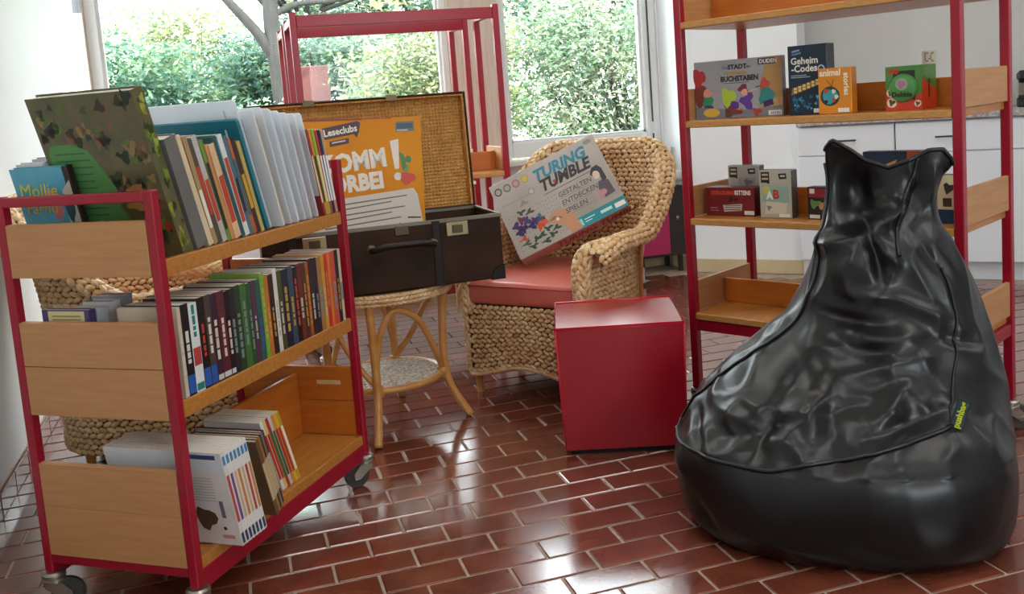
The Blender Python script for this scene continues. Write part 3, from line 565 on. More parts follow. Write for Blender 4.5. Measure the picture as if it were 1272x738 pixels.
# secret codes box
b = gamebox('code_game_box', 0.452, 0.09, 1.253, 0.158, 0.062, 0.262, 'tall dark blue code game box with a golden cylinder on the second shelf', '#14283a', '#1a222c')
flat([(0.018, 0.236), (0.05, 0.242), (0.05, 0.248), (0.018, 0.243)], ink('#7fa8c8'), b, 1); flat([(0.018, 0.225), (0.055, 0.23), (0.055, 0.238), (0.018, 0.232)], ink('#5f88b0'), b, 1)
text('Geheim', 0.036, ink('#e8e4d8'), b, 0.012, 0.192, sx=0.98, bold=0.0008); text('-Codes', 0.036, ink('#e8e4d8'), b, 0.014, 0.163, bold=0.0008)
flat(rect(0.012, 0.148, 0.075, 0.151), ink('#9fb0bc'), b, 1); flat(rect(0.012, 0.141, 0.09, 0.144), ink('#9fb0bc'), b, 1)
text('KOSMOS', 0.022, ink('#eef0f0'), b, 0.153, 0.062, rot=-PI/2, bold=0.0008); flat(disc(0.135, 0.17, 0.014), ink('#c8d4dc'), b, 1); flat(disc(0.135, 0.17, 0.010), ink('#2a4a66'), b, 2)
flat([(0.01, 0.075), (0.13, 0.112), (0.135, 0.135), (0.015, 0.102)], ink('#8a6a2e'), b, 1)
for i in range(6):
    for j in range(2): flat(rect(0.022+i*0.018, 0.083+i*0.0055+j*0.012, 0.034+i*0.018, 0.092+i*0.0055+j*0.012), ink('#e0c684'), b, 2, 'letter_ring')
for i in range(26): flat(blob(random.uniform(0.02, 0.13), random.uniform(0.018, 0.075), random.uniform(0.004, 0.009), 8, 0.4, 1, i), ink(random.choice(['#2f8cb0', '#1f5f88', '#62b4cc', '#16496c'])), b, 2, 'figure_print')
flat(rect(0.1, 0.006, 0.152, 0.022), ink('#e6e4de'), b, 3, 'barcode_sticker')
# animal stories box
b = gamebox('story_card_box', 0.588, 0.06, 1.253, 0.128, 0.045, 0.168, 'small orange animal card box in front of the dark blue box', '#d9891f', '#c8741a')
text('animal', 0.034, ink('#f0e2c4'), b, 0.006, 0.14, sx=0.95, bold=0.0012); text('stories', 0.030, ink('#f0e2c4'), b, 0.1, 0.148, rot=PI/2, bold=0.001)
flat(disc(0.045, 0.065, 0.038, 18, 0.95), ink('#26383a'), b, 1); flat(blob(0.045, 0.065, 0.03, 16, 0.12, 0.9), ink('#3a9aa4'), b, 2, 'figure_print')
for (cx, cz, r, c) in [(0.03, 0.085, 0.009, '#b5442e'), (0.06, 0.082, 0.008, '#e0d4b8'), (0.06, 0.05, 0.008, '#b5442e'), (0.03, 0.045, 0.007, '#2a2420'), (0.07, 0.062, 0.008, '#e0d4b8')]: flat(blob(cx, cz, r, 10, 0.2), ink(c), b, 3, 'figure_print')
for a in (0.3, 1.2, 2.2): flat([(0.05, 0.1), (0.05+0.03*math.cos(a), 0.1+0.03*math.sin(a)), (0.052+0.03*math.cos(a), 0.101+0.03*math.sin(a)), (0.053, 0.1)], ink('#5a2f12'), b, 2)
flat(rect(0.075, 0.005, 0.118, 0.02), ink('#e8e6e0'), b, 3, 'barcode_sticker')
# round-card game in window carton
b = gamebox('card_tin_game_box', 0.83, 0.085, 1.253, 0.128, 0.13, 0.155, 'green and red game carton with a round green tin in its window', '#4e8c3e', '#4f8a38')
flat([(0, 0), (0.128, 0), (0.128, 0.06), (0.09, 0.04), (0.03, 0.045), (0, 0.075)], ink('#c83a22'), b, 1); flat(rect(0.028, 0.035, 0.105, 0.138), ink('#2a2f24'), b, 2, 'window_cutout')
TD = Matrix.Translation((0.064, -0.001, 0.078)) @ Matrix.Rotation(PI/2, 4, 'X')
tin = MB().lathe([(0.001, 0.016), (0.034, 0.016), (0.046, 0.012), (0.05, 0.004), (0.05, 0.0)], 26, T=TD).build('tin', mat('green_tin', '#4f8f47', 0.3), b, smooth=True, auto=40)
flat(disc(0.064, 0.092, 0.022), ink('#8fa488'), b, 44, 'tin_print'); flat(blob(0.064, 0.092, 0.014, 12, 0.3), ink('#b06f8c'), b, 45, 'tin_print'); text('Dobble', 0.024, ink('#23301c'), b, 0.03, 0.048, y=-0.0205, bold=0.001)
text('100', 0.028, ink('#c83a22'), b, 0.006, 0.128, bold=0.001)
for cx, cz, r in ((0.018, 0.062, 0.015), (0.022, 0.028, 0.018), (0.113, 0.022, 0.012)): flat(disc(cx, cz, r), ink('#e2d8b4'), b, 3); flat(blob(cx, cz, r*0.6, 10, 0.4), ink('#5a4a30'), b, 4, 'figure_print')
TSd = Matrix.Translation((0.128, 0, 0)) @ Matrix.Rotation(PI/2, 4, 'Z')
flat([(0, 0), (0.13, 0), (0.13, 0.065), (0.06, 0.09), (0, 0.11)], ink('#d0451f'), b, 1, 'print', TSd); text('Dobble', 0.022, ink('#2a2a1c'), b, 0.055, 0.105, rot=PI/2, T=TSd, bold=0.001)
MB().box(0.128+0.0012, 0.0, 0.155, 0.13, 0.13, 0.2).build('hang_tab', ink('#c9c4ac'), b)
text('C-C', 0.05, ink('#6a6658'), b, 0.02, 0.162, T=TSd, y=-0.003)
# third shelf
Z3 = 0.851
b = gamebox('card_game_box', 0.048, 0.10, Z3, 0.225, 0.07, 0.118, 'low dark red kittens card game box on the third shelf', '#7a1f26', '#5a1a20', rz=0.03)
text('EXPLODING', 0.022, ink('#d9452c'), b, 0.028, 0.088, sx=0.88, bold=0.001); text('KITTENS', 0.024, ink('#ece4d8'), b, 0.137, 0.088, sx=0.78, bold=0.001)
flat([(0.08, 0.045), (0.17, 0.05), (0.165, 0.022), (0.085, 0.016)], ink('#c9c0b8'), b, 1)
for q in range(3): flat(rect(0.088, 0.024+q*0.009, 0.162, 0.027+q*0.009), ink('#6a2428'), b, 2, 'text_line')
flat(blob(0.125, 0.068, 0.022, 12, 0.5, 0.4, 2), ink('#3c0f14'), b, 1, 'figure_print'); flat(rect(0.178, 0.006, 0.222, 0.022), ink('#dedad2'), b, 2, 'barcode_sticker'); flat(rect(0.02, 0.03, 0.055, 0.034), ink('#c08080'), b, 1); flat(rect(0.02, 0.02, 0.06, 0.023), ink('#c08080'), b, 1)
def bsbox(x, y, z, w, d, h, label, col, front, rz=0.0):
    b = gamebox('story_card_box', x, y, z, w, d, h, label, col, '#4a4640', rz=rz)
    flat([(0.008, h-0.008), (0.045, h-0.006), (0.045, h-0.055), (0.03, h-0.05), (0.008, h-0.05)], ink('#26221f'), b, 2)
    for q in range(2): flat(rect(0.013, h-0.022-q*0.016, 0.040, h-0.014-q*0.016), ink('#c9b48c'), b, 3, 'text_line')
    flat([(w-0.055, h-0.014), (w-0.02, h-0.012), (w-0.018, h-0.034), (w-0.05, h-0.036)], ink('#26221f'), b, 2); flat(rect(w-0.045, h-0.026, w-0.025, h-0.02), ink('#d8d4c8'), b, 3, 'text_line')
    front(b, w, h); return b
def f_ab(b, w, h):
    flat([(0.012, 0.065), (w-0.01, 0.06), (w-0.012, 0.125), (0.012, 0.13)], ink('#8fb4a0'), b, 1); flat(disc(0.03, 0.11, 0.018), ink('#c9c46a'), b, 2)
    text('A', 0.042, ink('#e8ece4'), b, 0.03, 0.075, bold=0.002); text('B', 0.048, ink('#b5382c'), b, 0.058, 0.078, bold=0.002)
    flat([(0.02, 0.015), (w-0.025, 0.02), (w-0.02, 0.06), (0.03, 0.066)], ink('#d4ceb4'), b, 2); flat(blob(0.04, 0.04, 0.01, 8, 0.4), ink('#8a8676'), b, 3, 'figure_print'); flat(rect(w-0.055, 0.004, w-0.008, 0.018), ink('#e8e6e0'), b, 4, 'barcode_sticker')
bsbox(0.308, 0.09, Z3, 0.138, 0.05, 0.19, 'pale story card box with letters A and B on the third shelf', '#b9b5a6', f_ab)
def f_gr(b, w, h): flat(rect(0.05, 0.10, w-0.02, 0.15), ink('#9a948c'), b, 1); flat(blob(0.095, 0.13, 0.02, 10, 0.3, 0.6), ink('#6f6a66'), b, 2, 'figure_print')
bsbox(0.105, 0.188, Z3, 0.148, 0.04, 0.2, 'pale grey story card box behind the dark red kittens box', '#aaa59c', f_gr)
def f_dk(b, w, h):
    flat(rect(0.005, 0.085, w-0.005, h-0.006), ink('#8a2430'), b, 1); flat(blob(0.03, 0.06, 0.02, 12, 0.3, 0.8), ink('#5f8a4a'), b, 2, 'figure_print'); flat(blob(0.06, 0.055, 0.018, 12, 0.3, 0.8), ink('#b98a58'), b, 2, 'figure_print'); flat(rect(0.008, 0.004, 0.05, 0.018), ink('#dedad2'), b, 3, 'barcode_sticker'); flat(rect(0.01, 0.1, 0.03, 0.118), ink('#d8d4c8'), b, 2)
b = gamebox('card_game_box', 0.512, 0.09, Z3, 0.10, 0.05, 0.125, 'small dark box with red top beside the beanbag ear', '#2a2324', '#3a2a28'); f_dk(b, 0.10, 0.125)
b = gamebox('puzzle_game_box', 0.70, 0.17, Z3, 0.235, 0.055, 0.25, 'blue and orange game box peeking over the beanbag between its ears', '#20344e', '#2a2a30')
flat(rect(0.165, 0.15, 0.235, 0.25), ink('#c0562c'), b, 1); flat([(0.06, 0.15), (0.09, 0.15), (0.13, 0.22), (0.08, 0.2)], ink('#d9a04a'), b, 2); flat([(0.1, 0.15), (0.12, 0.15), (0.155, 0.2), (0.12, 0.2)], ink('#5f9cc8'), b, 2); text('360', 0.03, ink('#5a2a1c'), b, 0.175, 0.212)
b = gamebox('card_game_box', 0.985, 0.10, Z3, 0.085, 0.05, 0.17, 'cream and dark blue card box beside the right front post', '#d8c8a0', '#1e3450')
flat(rect(0, 0, 0.085, 0.05), ink('#1f3a5e'), b, 1); flat(rect(0.03, 0.06, 0.06, 0.09), ink('#4a3a2a'), b, 2); flat(blob(0.05, 0.125, 0.018, 10, 0.3), ink('#3a3430'), b, 2, 'figure_print')
# ================================================================== red cube stool
LEATH = mat('red_leatherette', '#a00a20', 0.27, var=0.04, vscale=10, bump=0.05, bscale=180, spec=0.6, coat=0.8, crough=0.32)
cu = empty('cube_stool', (-0.055, 0.245, 0), math.radians(-19.5), 'bright red leatherette cube stool in front of the wicker armchair', 'stool')
cw, cd, ch = 0.492, 0.47, 0.508
def puff(mb, x0, y0, z0, x1, y1, z1, b=0.006, n=10, taper=0.0):
    # box whose faces bulge a little
    def side(P, nrm):
        def fn(u, v):
            p = P(u, v); k = math.sin(PI*u)*math.sin(PI*v); return tuple(Vector(p)+Vector(nrm)*b*k)
        return fn
    L = lambda a, c, t: a+(c-a)*t
    t = taper
    mb.grid(side(lambda u, v: (L(x0+t*(1-v), x1-t*(1-v), u), y0+t*(1-v), L(z0, z1, v)), (0,-1,0)), n, n); mb.grid(side(lambda u, v: (L(x1-t*(1-v), x0+t*(1-v), u), y1-t*(1-v), L(z0, z1, v)), (0,1,0)), n, n)
    mb.grid(side(lambda u, v: (x1-t*(1-v), L(y0+t*(1-v), y1-t*(1-v), u), L(z0, z1, v)), (1,0,0)), n, n); mb.grid(side(lambda u, v: (x0+t*(1-v), L(y1-t*(1-v), y0+t*(1-v), u), L(z0, z1, v)), (-1,0,0)), n, n)
    mb.grid(side(lambda u, v: (L(x0, x1, u), L(y0, y1, v), z1), (0,0,1)), n, n); mb.grid(side(lambda u, v: (L(x0+t, x1-t, u), L(y1-t, y0+t, v), z0), (0,0,-0.3)), n, n)
mb = MB(); puff(mb, 0, 0, 0.022, cw, cd, ch, 0.008, 12, 0.012); mb.build('body', LEATH, cu, smooth=True, auto=50)
wl = MB(); wl.tube([(0, 0, ch), (cw, 0, ch), (cw, cd, ch), (0, cd, ch)], 0.006, 8, True); wl.build('welt', mat('red_piping', '#c0152c', 0.3), cu, smooth=True)
for x, y in ((0, 0), (cw, 0), (cw, cd), (0, cd)): MB().tube([(x+(0.012 if x == 0 else -0.012), y+(0.012 if y == 0 else -0.012), 0.024), (x, y, ch)], 0.004, 8).build('welt', mat('red_piping'), cu, smooth=True)
MB().box(0.03, 0.03, 0, cw-0.03, cd-0.03, 0.024).build('base', BLACKP, cu)
# ================================================================== wicker
def blob_mesh(n=6, m=4):
    vs = [(0, 0, -1)]; fs = []
    for i in range(1, m):
        a = -PI/2+PI*i/m
        for k in range(n): vs.append((math.cos(a)*math.cos(2*PI*k/n), math.cos(a)*math.sin(2*PI*k/n), math.sin(a)))
    vs.append((0, 0, 1)); top = len(vs)-1
    for k in range(n): fs.append((0, 1+(k+1)%n, 1+k)); fs.append((top, 1+(m-2)*n+k, 1+(m-2)*n+(k+1)%n))
    for i in range(m-2):
        for k in range(n): fs.append((1+i*n+k, 1+i*n+(k+1)%n, 1+(i+1)*n+(k+1)%n, 1+(i+1)*n+k))
    return np.array(vs), fs
BV, BF = blob_mesh()
def knots(mb, p, t, nrm, ln, wd, th, tilt):
    """one strand knot: long axis along t tilted in the surface"""
    t = Vector(t).normalized(); nrm = Vector(nrm).normalized(); s = nrm.cross(t).normalized()
    a = t*math.cos(tilt)+s*math.sin(tilt); b = nrm.cross(a)
    M3 = np.array([[a.x*ln/2, b.x*wd/2, nrm.x*th/2], [a.y*ln/2, b.y*wd/2, nrm.y*th/2], [a.z*ln/2, b.z*wd/2, nrm.z*th/2]])
    vv = BV[:, [2, 0, 1]] @ M3.T + np.array(p)
    n = len(mb.v); mb.v += [tuple(q) for q in vv]; mb.f += [tuple(i+n for i in f) for f in BF]; mb.m += [0]*len(BF)
def weave(mb, fn, rows, step, ln, wd, th, u0=0.0, u1=1.0, v0=0.0, v1=1.0, jit=0.1, tilt=0.42, bound=None):
    """horizontal braid rows over surface fn(u,v)"""
    for r in range(rows):
        v = v0+(v1-v0)*(r+0.5)/rows
        pts = [Vector(fn(u0+(u1-u0)*i/60, v)) for i in range(61)]
        L = [0]
        for i in range(60): L.append(L[-1]+(pts[i+1]-pts[i]).length)
        n = max(1, int(L[-1]/step)); j = 0
        for k in range(n):
            s = (k+0.5+(0.5 if r % 2 else 0))*L[-1]/n
            if s > L[-1]: continue
            while j < 59 and L[j+1] < s: j += 1
            f = (s-L[j])/max(1e-6, L[j+1]-L[j]); u = u0+(u1-u0)*(j+f)/60
            p = Vector(fn(u, v)); 
            if bound and not bound(p, u): continue
            t = (pts[j+1]-pts[j]); dv = Vector(fn(u, min(1, v+0.02)))-Vector(fn(u, max(0, v-0.02))); nr = t.cross(dv)
            if nr.length < 1e-9: continue
            knots(mb, p+Vector((random.uniform(-1, 1), random.uniform(-1, 1), random.uniform(-1, 1)))*0.0015, t, nr, ln*random.uniform(0.9, 1.1), wd*random.uniform(1-jit, 1+jit), th, tilt if r % 2 else -tilt)
# ---- armchair, local: x across, front at y=0 facing -y
def make_chair(label):
    e = empty('wicker_armchair', (0, 0, 0), 0, label, 'armchair', 'wicker armchairs')
    hw = 0.335; SH = 0.44
    # plan of the shell: from the right arm front round the back to the left arm front
    plan = [(hw, 0.0, 0), (hw+0.02, 0.22, 0), (hw+0.015, 0.46, 0), (hw-0.05, 0.64, 0), (hw-0.17, 0.75, 0), (0, 0.785, 0), (-hw+0.17, 0.75, 0), (-hw+0.05, 0.64, 0), (-hw-0.015, 0.46, 0), (-hw-0.02, 0.22, 0), (-hw, 0.0, 0)]
    C = chain(plan, 8); N = len(C)
    ln = [0]
    for i in range(N-1): ln.append(ln[-1]+(C[i+1]-C[i]).length)
    def at(u):
        s = max(0, min(1, u))*ln[-1]; i = 0
        while i < N-2 and ln[i+1] < s: i += 1
        f = (s-ln[i])/max(1e-6, ln[i+1]-ln[i]); p = C[i].lerp(C[i+1], f); t = (C[min(i+1, N-1)]-C[max(i-1, 0)] if 0 < i < N-1 else C[i+1]-C[i]).normalized(); return p, t
    def rim(u):
        a = min(u, 1-u)*2   # 0 arm front .. 1 back centre
        k = max(0, min(1, (a-0.42)/0.40)); k = k*k*(3-2*k)
        return 0.70 + 0.05*min(1, a/0.2) + 0.40*k
    def flare(u, z):
        a = min(u, 1-u)*2; k = math.exp(-((a-0.66)/0.22)**2); h = max(0, (z-0.5)/(0.6)); return (0.02+0.13*k)*h
    RR = 0.045
    def shell(u, v):
        p, t = at(u); out = Vector((t.y, -t.x, 0)); zt = rim(u)-RR
        if v < 0.82: z = 0.10+(zt-0.10)*v/0.82; q = p+out*flare(u, z); return (q.x, q.y, z)
        a = PI*1.15*(v-0.82)/0.18; q = p+out*(flare(u, zt)+RR*(1-math.cos(a))); return (q.x, q.y, zt+RR*math.sin(a))
    def wall_(u, v):
        p, t = at(u); z = 0.10+1.02*v; q = p+Vector((t.y, -t.x, 0))*flare(u, z); return (q.x, q.y, z)
    mb = MB(); weave(mb, wall_, 43, 0.035, 0.044, 0.0262, 0.022, bound=lambda p, u: p.z < rim(u)-RR+0.006)
    weave(mb, lambda u, v: shell(u, 0.82+0.18*v), 6, 0.035, 0.046, 0.030, 0.022)
    mb.build('woven_shell', WICK, e, smooth=True)
    bk = MB(); bk.grid(shell, 70, 40); bk.build('shade_backing', WICKD, e, smooth=True)
    # thick braided roll down each arm front
    for sx_ in (1, -1):
        core = MB(); mb = MB()
        xx = sx_*(hw-0.012)
        path = [Vector((xx, 0.0, z)) for z in (0.42, 0.48, 0.54, 0.60)]+[Vector((xx+sx_*0.004, 0.015, 0.66)), Vector((xx+sx_*0.02, 0.05, 0.695)), Vector((xx+sx_*0.04, 0.12, 0.705)), Vector((xx+sx_*0.055, 0.22, 0.71)), Vector((xx+sx_*0.06, 0.32, 0.715))]
        path = chain(path, 5); tot = 0; nxt = 0; core.tube(path, [0.03-0.008*max(0, i/(len(path)-1)-0.6)/0.4 for i in range(len(path))], 8)
        for i in range(1, len(path)):
            d = path[i]-path[i-1]; tot += d.length
            while nxt < tot:
                p = path[i]-d*((tot-nxt)/max(1e-6, d.length)); t = d.normalized(); up = Vector((0, 0, 1)) if abs(t.z) < 0.85 else Vector((0, -1, 0))
                u = t.cross(up).normalized(); w = u.cross(t); rr = 0.036-0.008*max(0, i/(len(path)-1)-0.6)/0.4
                ph = 0 if int(round(nxt/0.021)) % 2 else PI/8
                for k in range(8):
                    a = 2*PI*k/8+ph; nr = u*math.cos(a)+w*math.sin(a); knots(mb, p+nr*rr, t, nr, 0.048, 0.030, 0.022, 0.55 if k % 2 else -0.55)
                nxt += 0.021
        mb.build('braided_arm_front', WICK, e, smooth=True); core.build('arm_core', WICKD, e, smooth=True)
    # front apron with arched bottom
    def apron(u, v):
        x = -hw+0.02+(2*hw-0.04)*u; zb = 0.10+0.055*math.sin(PI*u)**2; return (x, -0.005+(-0.012)*math.sin(PI*u), zb+(SH-zb)*v)
    mb = MB(); weave(mb, apron, 14, 0.034, 0.043, 0.0245, 0.021); mb.build('woven_apron', WICK, e, smooth=True)
    ak = MB(); ak.grid(lambda u, v: (apron(u, v)[0], apron(u, v)[1]+0.006, apron(u, v)[2]), 20, 6); ak.build('apron_shade_backing', WICKD, e, smooth=True)
    MB().tube([(apron(i/24, 0)[0], apron(i/24, 0)[1], apron(i/24, 0)[2]-0.004) for i in range(25)], 0.012, 8).build('apron_edge', WICK, e, smooth=True)
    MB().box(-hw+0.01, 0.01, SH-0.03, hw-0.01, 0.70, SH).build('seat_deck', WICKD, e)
    for x, y in ((-hw+0.025, 0.005), (hw-0.06, 0.005), (-hw+0.09, 0.66), (hw-0.125, 0.66)): MB().lathe([(0.017, 0), (0.02, 0.12), (0.02, 0.3)], 10, T=Matrix.Translation((x+0.017, y+0.017, 0))).build('leg', CANE, e, smooth=True, auto=50)
    for x in (-hw-0.03, hw+0.03): MB().tube([(x*0.99, 0.50, 0.25), (x*1.02, 0.49, 0.5), (x*1.08, 0.49, 0.78)], 0.011, 8).build('strut', CANE, e, smooth=True)
    # cushion
    mb = MB(); cx_ = hw-0.03; n = 14
    def cush(u, v):   # crowned top of a boxed cushion
        x = -cx_+2*cx_*u; y = -0.02+0.70*v; e_ = min(1, 6*min(u, 1-u))*min(1, 6*min(v, 1-v)); return (x, y, SH+0.085+0.03*(1-(1-e_)**2)*1.0)
    o = MB().box(-cx_, -0.022, SH+0.002, cx_, 0.68, SH+0.115).build('seat_cushion', mat('coral_leather', '#d0675a', 0.36, var=0.05, vscale=6, bump=0.2, bscale=18, coat=0.5, crough=0.4), e, smooth=True, bevel=0.028, seg=4)
    MB().tube([(-cx_+0.02, -0.022, SH+0.095), (cx_-0.02, -0.022, SH+0.095)], 0.005, 8).build('cushion_piping', mat('coral_piping', '#c2584c', 0.4), e, smooth=True)
    for s_ in (-1, 1):   # bound corner posts of the apron
        mbk = MB()
        for k in range(16): knots(mbk, (s_*(hw-0.012), -0.004, 0.105+k*0.0205), (0.3*s_, 0, 1), (0, -1, 0), 0.034, 0.026, 0.024, 0.5 if k % 2 else -0.5)
        mbk.build('corner_binding', WICK, e, smooth=True)
    return e
ch1 = make_chair('wicker armchair with coral seat cushion holding a large game box')
CA = math.radians(-50); ch1.rotation_euler = (0, 0, CA)
cfl = Vector((-0.118, 1.239)); off = Matrix.Rotation(CA, 2) @ Vector((-0.285, 0.022)); ch1.location = (cfl.x-off.x, cfl.y-off.y, 0)
CM = Matrix.Translation(ch1.location) @ Matrix.Rotation(CA, 4, 'Z')
ch2 = copy_tree(ch1); ch2['label'] = 'wicker armchair half hidden behind the book trolley'
ch2.location = (-1.17, 1.20, 0); ch2.rotation_euler = (0, 0, math.radians(92))
# ---- the large tilted game box on the armchair
def tilted_box():
    w, h, d = 0.596, 0.456, 0.082
    KT = Matrix.Diagonal((0.596/0.585, 1, 0.456/0.385, 1))
    def flat_(pts, m, par, layer=1, name='print'): return flat(pts, m, par, layer, name, KT)
    def text_(s, size, m, par, x, z, **k): return text(s, size, m, par, x, z, T=KT, **k)
    e = empty('marble_game_box', (0, 0, 0), 0, 'large grey marble computer game box tilted on the wicker armchair', 'game box')
    m1 = mat('tt_front', '#b3aaa2', 0.35, col2='#a0968e', vscale=4); m2 = mat('tt_side', '#b98a82', 0.4, col2='#a87a72', vscale=6)
    mb = MB(); mb.box(0, 0, 0, w, d, h); mb.m = [1, 1, 0, 1, 1, 1]; mb.build('carton', [m1, m2], e, bevel=0.002)
    TE, BK = ink('#1f7f96'), ink('#2e2a2c')
    text_('TURING', 0.076, TE, e, 0.225, 0.300, shear=0.25, sx=1.02, bold=0.003); text_('TUMBLE', 0.076, BK, e, 0.235, 0.242, shear=0.25, sx=0.98, bold=0.003)
    flat_(rect(0.24, 0.222, 0.52, 0.2255), ink('#5a5452'), e, 1); flat_(disc(0.315, 0.262, 0.008), ink('#b8322c'), e, 3)
    for i, s in enumerate(('GESTALTEN', 'ENTDECKEN', 'SPIELEN')): text_(s, 0.034, ink('#3f3a3a'), e, 0.30, 0.178-i*0.042, shear=0.15); flat_(rect(0.30, 0.170-i*0.042, 0.46, 0.172-i*0.042), ink('#7a7472'), e, 1)
    flat_(rect(0.315, 0.0, 0.584, 0.052), ink('#178a93'), e, 1, 'banner'); flat_(rect(0.325, 0.01, 0.355, 0.042), ink('#8fd0d0'), e, 2); flat_(rect(0.365, 0.03, 0.42, 0.034), ink('#cfeaea'), e, 2); flat_(rect(0.365, 0.018, 0.40, 0.022), ink('#cfeaea'), e, 2); flat_(rect(0.45, 0.02, 0.51, 0.034), ink('#bfe4e4'), e, 2); flat_(rect(0.525, 0.012, 0.578, 0.034), ink('#ece8e2'), e, 2, 'barcode_sticker')
    for x, c in ((0.035, '#3a3f34'), (0.085, '#5c5a5a'), (0.135, '#b05a54'), (0.185, '#b59a4a')):
        flat_(disc(x, 0.34, 0.02), ink(c), e, 1, 'badge'); flat_(disc(x, 0.34, 0.014), ink('#a49c94' if c not in ('#b59a4a',) else '#c8b25e'), e, 2, 'badge')
    flat_(disc(0.545, 0.36, 0.022, 16, 0.5), ink('#8a8480'), e, 1)
    flat_(rect(0.02, 0.262, 0.21, 0.264), ink('#7a746e'), e, 1); flat_(disc(0.19, 0.27, 0.018, 6), ink('#8a847e'), e, 2); flat_(disc(0.19, 0.27, 0.013, 6), ink('#b8b0a8'), e, 3)
    # printed board with coloured parts
    for i in range(16):
        for j in range(9):
            flat_(disc(0.03+i*0.017, 0.03+j*0.021+0.004*(i % 2), 0.0028, 6), ink('#7e766e'), e, 1, 'peg_print')
    rnd = random.Random(4)
    for (cx, cz, c) in [(0.05, 0.15, '#43306a'), (0.08, 0.125, '#36245a'), (0.11, 0.15, '#4a3672'), (0.125, 0.12, '#36245a'), (0.15, 0.135, '#43306a'), (0.055, 0.115, '#36245a'), (0.085, 0.165, '#6a2f4a'), (0.16, 0.10, '#c8452c'), (0.185, 0.115, '#d05530'), (0.175, 0.135, '#3f6a8a')]: flat_(blob(cx, cz, 0.019, 12, 0.35, 1, cx*90), ink(c), e, 2, 'gear_print')
    for (cx, cz, c) in [(0.10, 0.20, '#3c4a38'), (0.14, 0.185, '#3c4a38'), (0.15, 0.06, '#2c4a34'), (0.19, 0.075, '#2c4a34'), (0.12, 0.055, '#2c4a34'), (0.20, 0.04, '#2c4a34'), (0.16, 0.025, '#2a3c30'), (0.065, 0.055, '#4a5a34'), (0.09, 0.03, '#2c4a34'), (0.06, 0.08, '#b8502c'), (0.13, 0.235, '#8a827a'), (0.23, 0.06, '#3c4a38')]: flat_(blob(cx, cz, 0.02, 12, 0.5, 0.55, cx*70), ink(c), e, 2, 'ramp_print')
    flat_([(0.20, 0.095), (0.215, 0.118), (0.25, 0.135), (0.30, 0.125), (0.335, 0.075), (0.345, 0.003), (0.285, 0.003), (0.27, 0.05), (0.235, 0.075)], ink('#c08a66'), e, 3, 'hand_print'); flat_([(0.205, 0.098), (0.25, 0.095), (0.275, 0.085), (0.27, 0.098), (0.235, 0.112)], ink('#9a6446'), e, 4, 'hand_print'); flat_(disc(0.25, 0.092, 0.009), ink('#d8cfc4'), e, 5, 'marble_print')
    # girl drawing: hair, face, jacket
    flat_([(0.485, 0.21), (0.505, 0.235), (0.535, 0.238), (0.55, 0.215), (0.552, 0.16), (0.53, 0.15), (0.525, 0.19), (0.495, 0.19)], ink('#2f2a30'), e, 2, 'figure_print'); flat_(disc(0.512, 0.195, 0.018, 12, 1.15), ink('#d8c0b0'), e, 3, 'figure_print'); flat_([(0.495, 0.08), (0.56, 0.085), (0.555, 0.15), (0.53, 0.165), (0.505, 0.16), (0.49, 0.12)], ink('#574a54'), e, 2, 'figure_print'); flat_(blob(0.50, 0.105, 0.022, 12, 0.3), ink('#b8848c'), e, 3, 'figure_print')
    text('TURING TUMBLE', 0.062, ink('#8a2f34'), e, 0.19, 0.018, T=Matrix(((1,0,0,0),(0,0,-1,d),(0,1,0,0),(0,0,0,1))), shear=0.25, sx=0.95, bold=0.002)
    return e, w, h, d
tt, ttw, tth, ttd = tilted_box()
# frame from the photograph's corners: bottom-left rests on the cushion, leaning back on the shell
def frame_from(p0, ex, ez):
    ex = Vector(ex).normalized(); ez = Vector(ez); ez = (ez-ex*ez.dot(ex)).normalized(); ey = ez.cross(ex)
    M = Matrix(((ex.x, ey.x, ez.x), (ex.y, ey.y, ez.y), (ex.z, ey.z, ez.z))).to_4x4(); M.translation = Vector(p0); return M
TTM = frame_from((0.145, 1.303, 0.606), (0.861, -0.312, 0.402), (-0.125, 0.637, 0.761))
tt.matrix_world = TTM
# ================================================================== rattan table, suitcase, poster
TC = Vector((-0.60, 1.03)); TZ = 0.64
tb = empty('rattan_table', (TC.x, TC.y, 0), 0, 'round rattan side table with bent cane legs carrying the suitcase', 'table')
TR, LR, FRD = 0.315, 0.245, 0.36
A0 = math.atan2(0.922-TC.y, -0.267-TC.x)
WOVT = mat('pale_woven_cane', '#dcd2c0', 0.4, col2='#a08a68', vscale=60, detail=2, bump=0.6, bscale=110)
def woven_disc(mb, r, z, st=0.017):
    n = int(2*r/st)
    for i in range(n+1):
        for j in range(n+1):
            x, y = -r+i*st, -r+j*st
            if x*x+y*y > (r-0.012)**2: continue
            knots(mb, (x, y, z+(0.002 if (i+j) % 2 else 0)), (1, 0, 0) if (i+j) % 2 else (0, 1, 0), (0, 0, 1), st*1.5, st*0.85, 0.008, 0)
mb = MB(); mb.lathe([(LR-0.005, 0.208), (LR-0.005, 0.216)], 40); mb.build('lower_shelf', mat('cane_shelf', '#a88c62', 0.5), tb)
mb = MB(); woven_disc(mb, LR, 0.219); mb.build('lower_weave', WOVT, tb, smooth=True)
mb = MB(); mb.tube([(LR*math.cos(a), LR*math.sin(a), 0.212) for a in [2*PI*k/48 for k in range(48)]], 0.015, 10, True); mb.build('lower_ring', CANE, tb, smooth=True)
mb = MB(); mb.lathe([(TR-0.01, TZ-0.03), (TR-0.01, TZ-0.004)], 44); mb.build('top_board', mat('cane_shelf'), tb)
mb = MB()
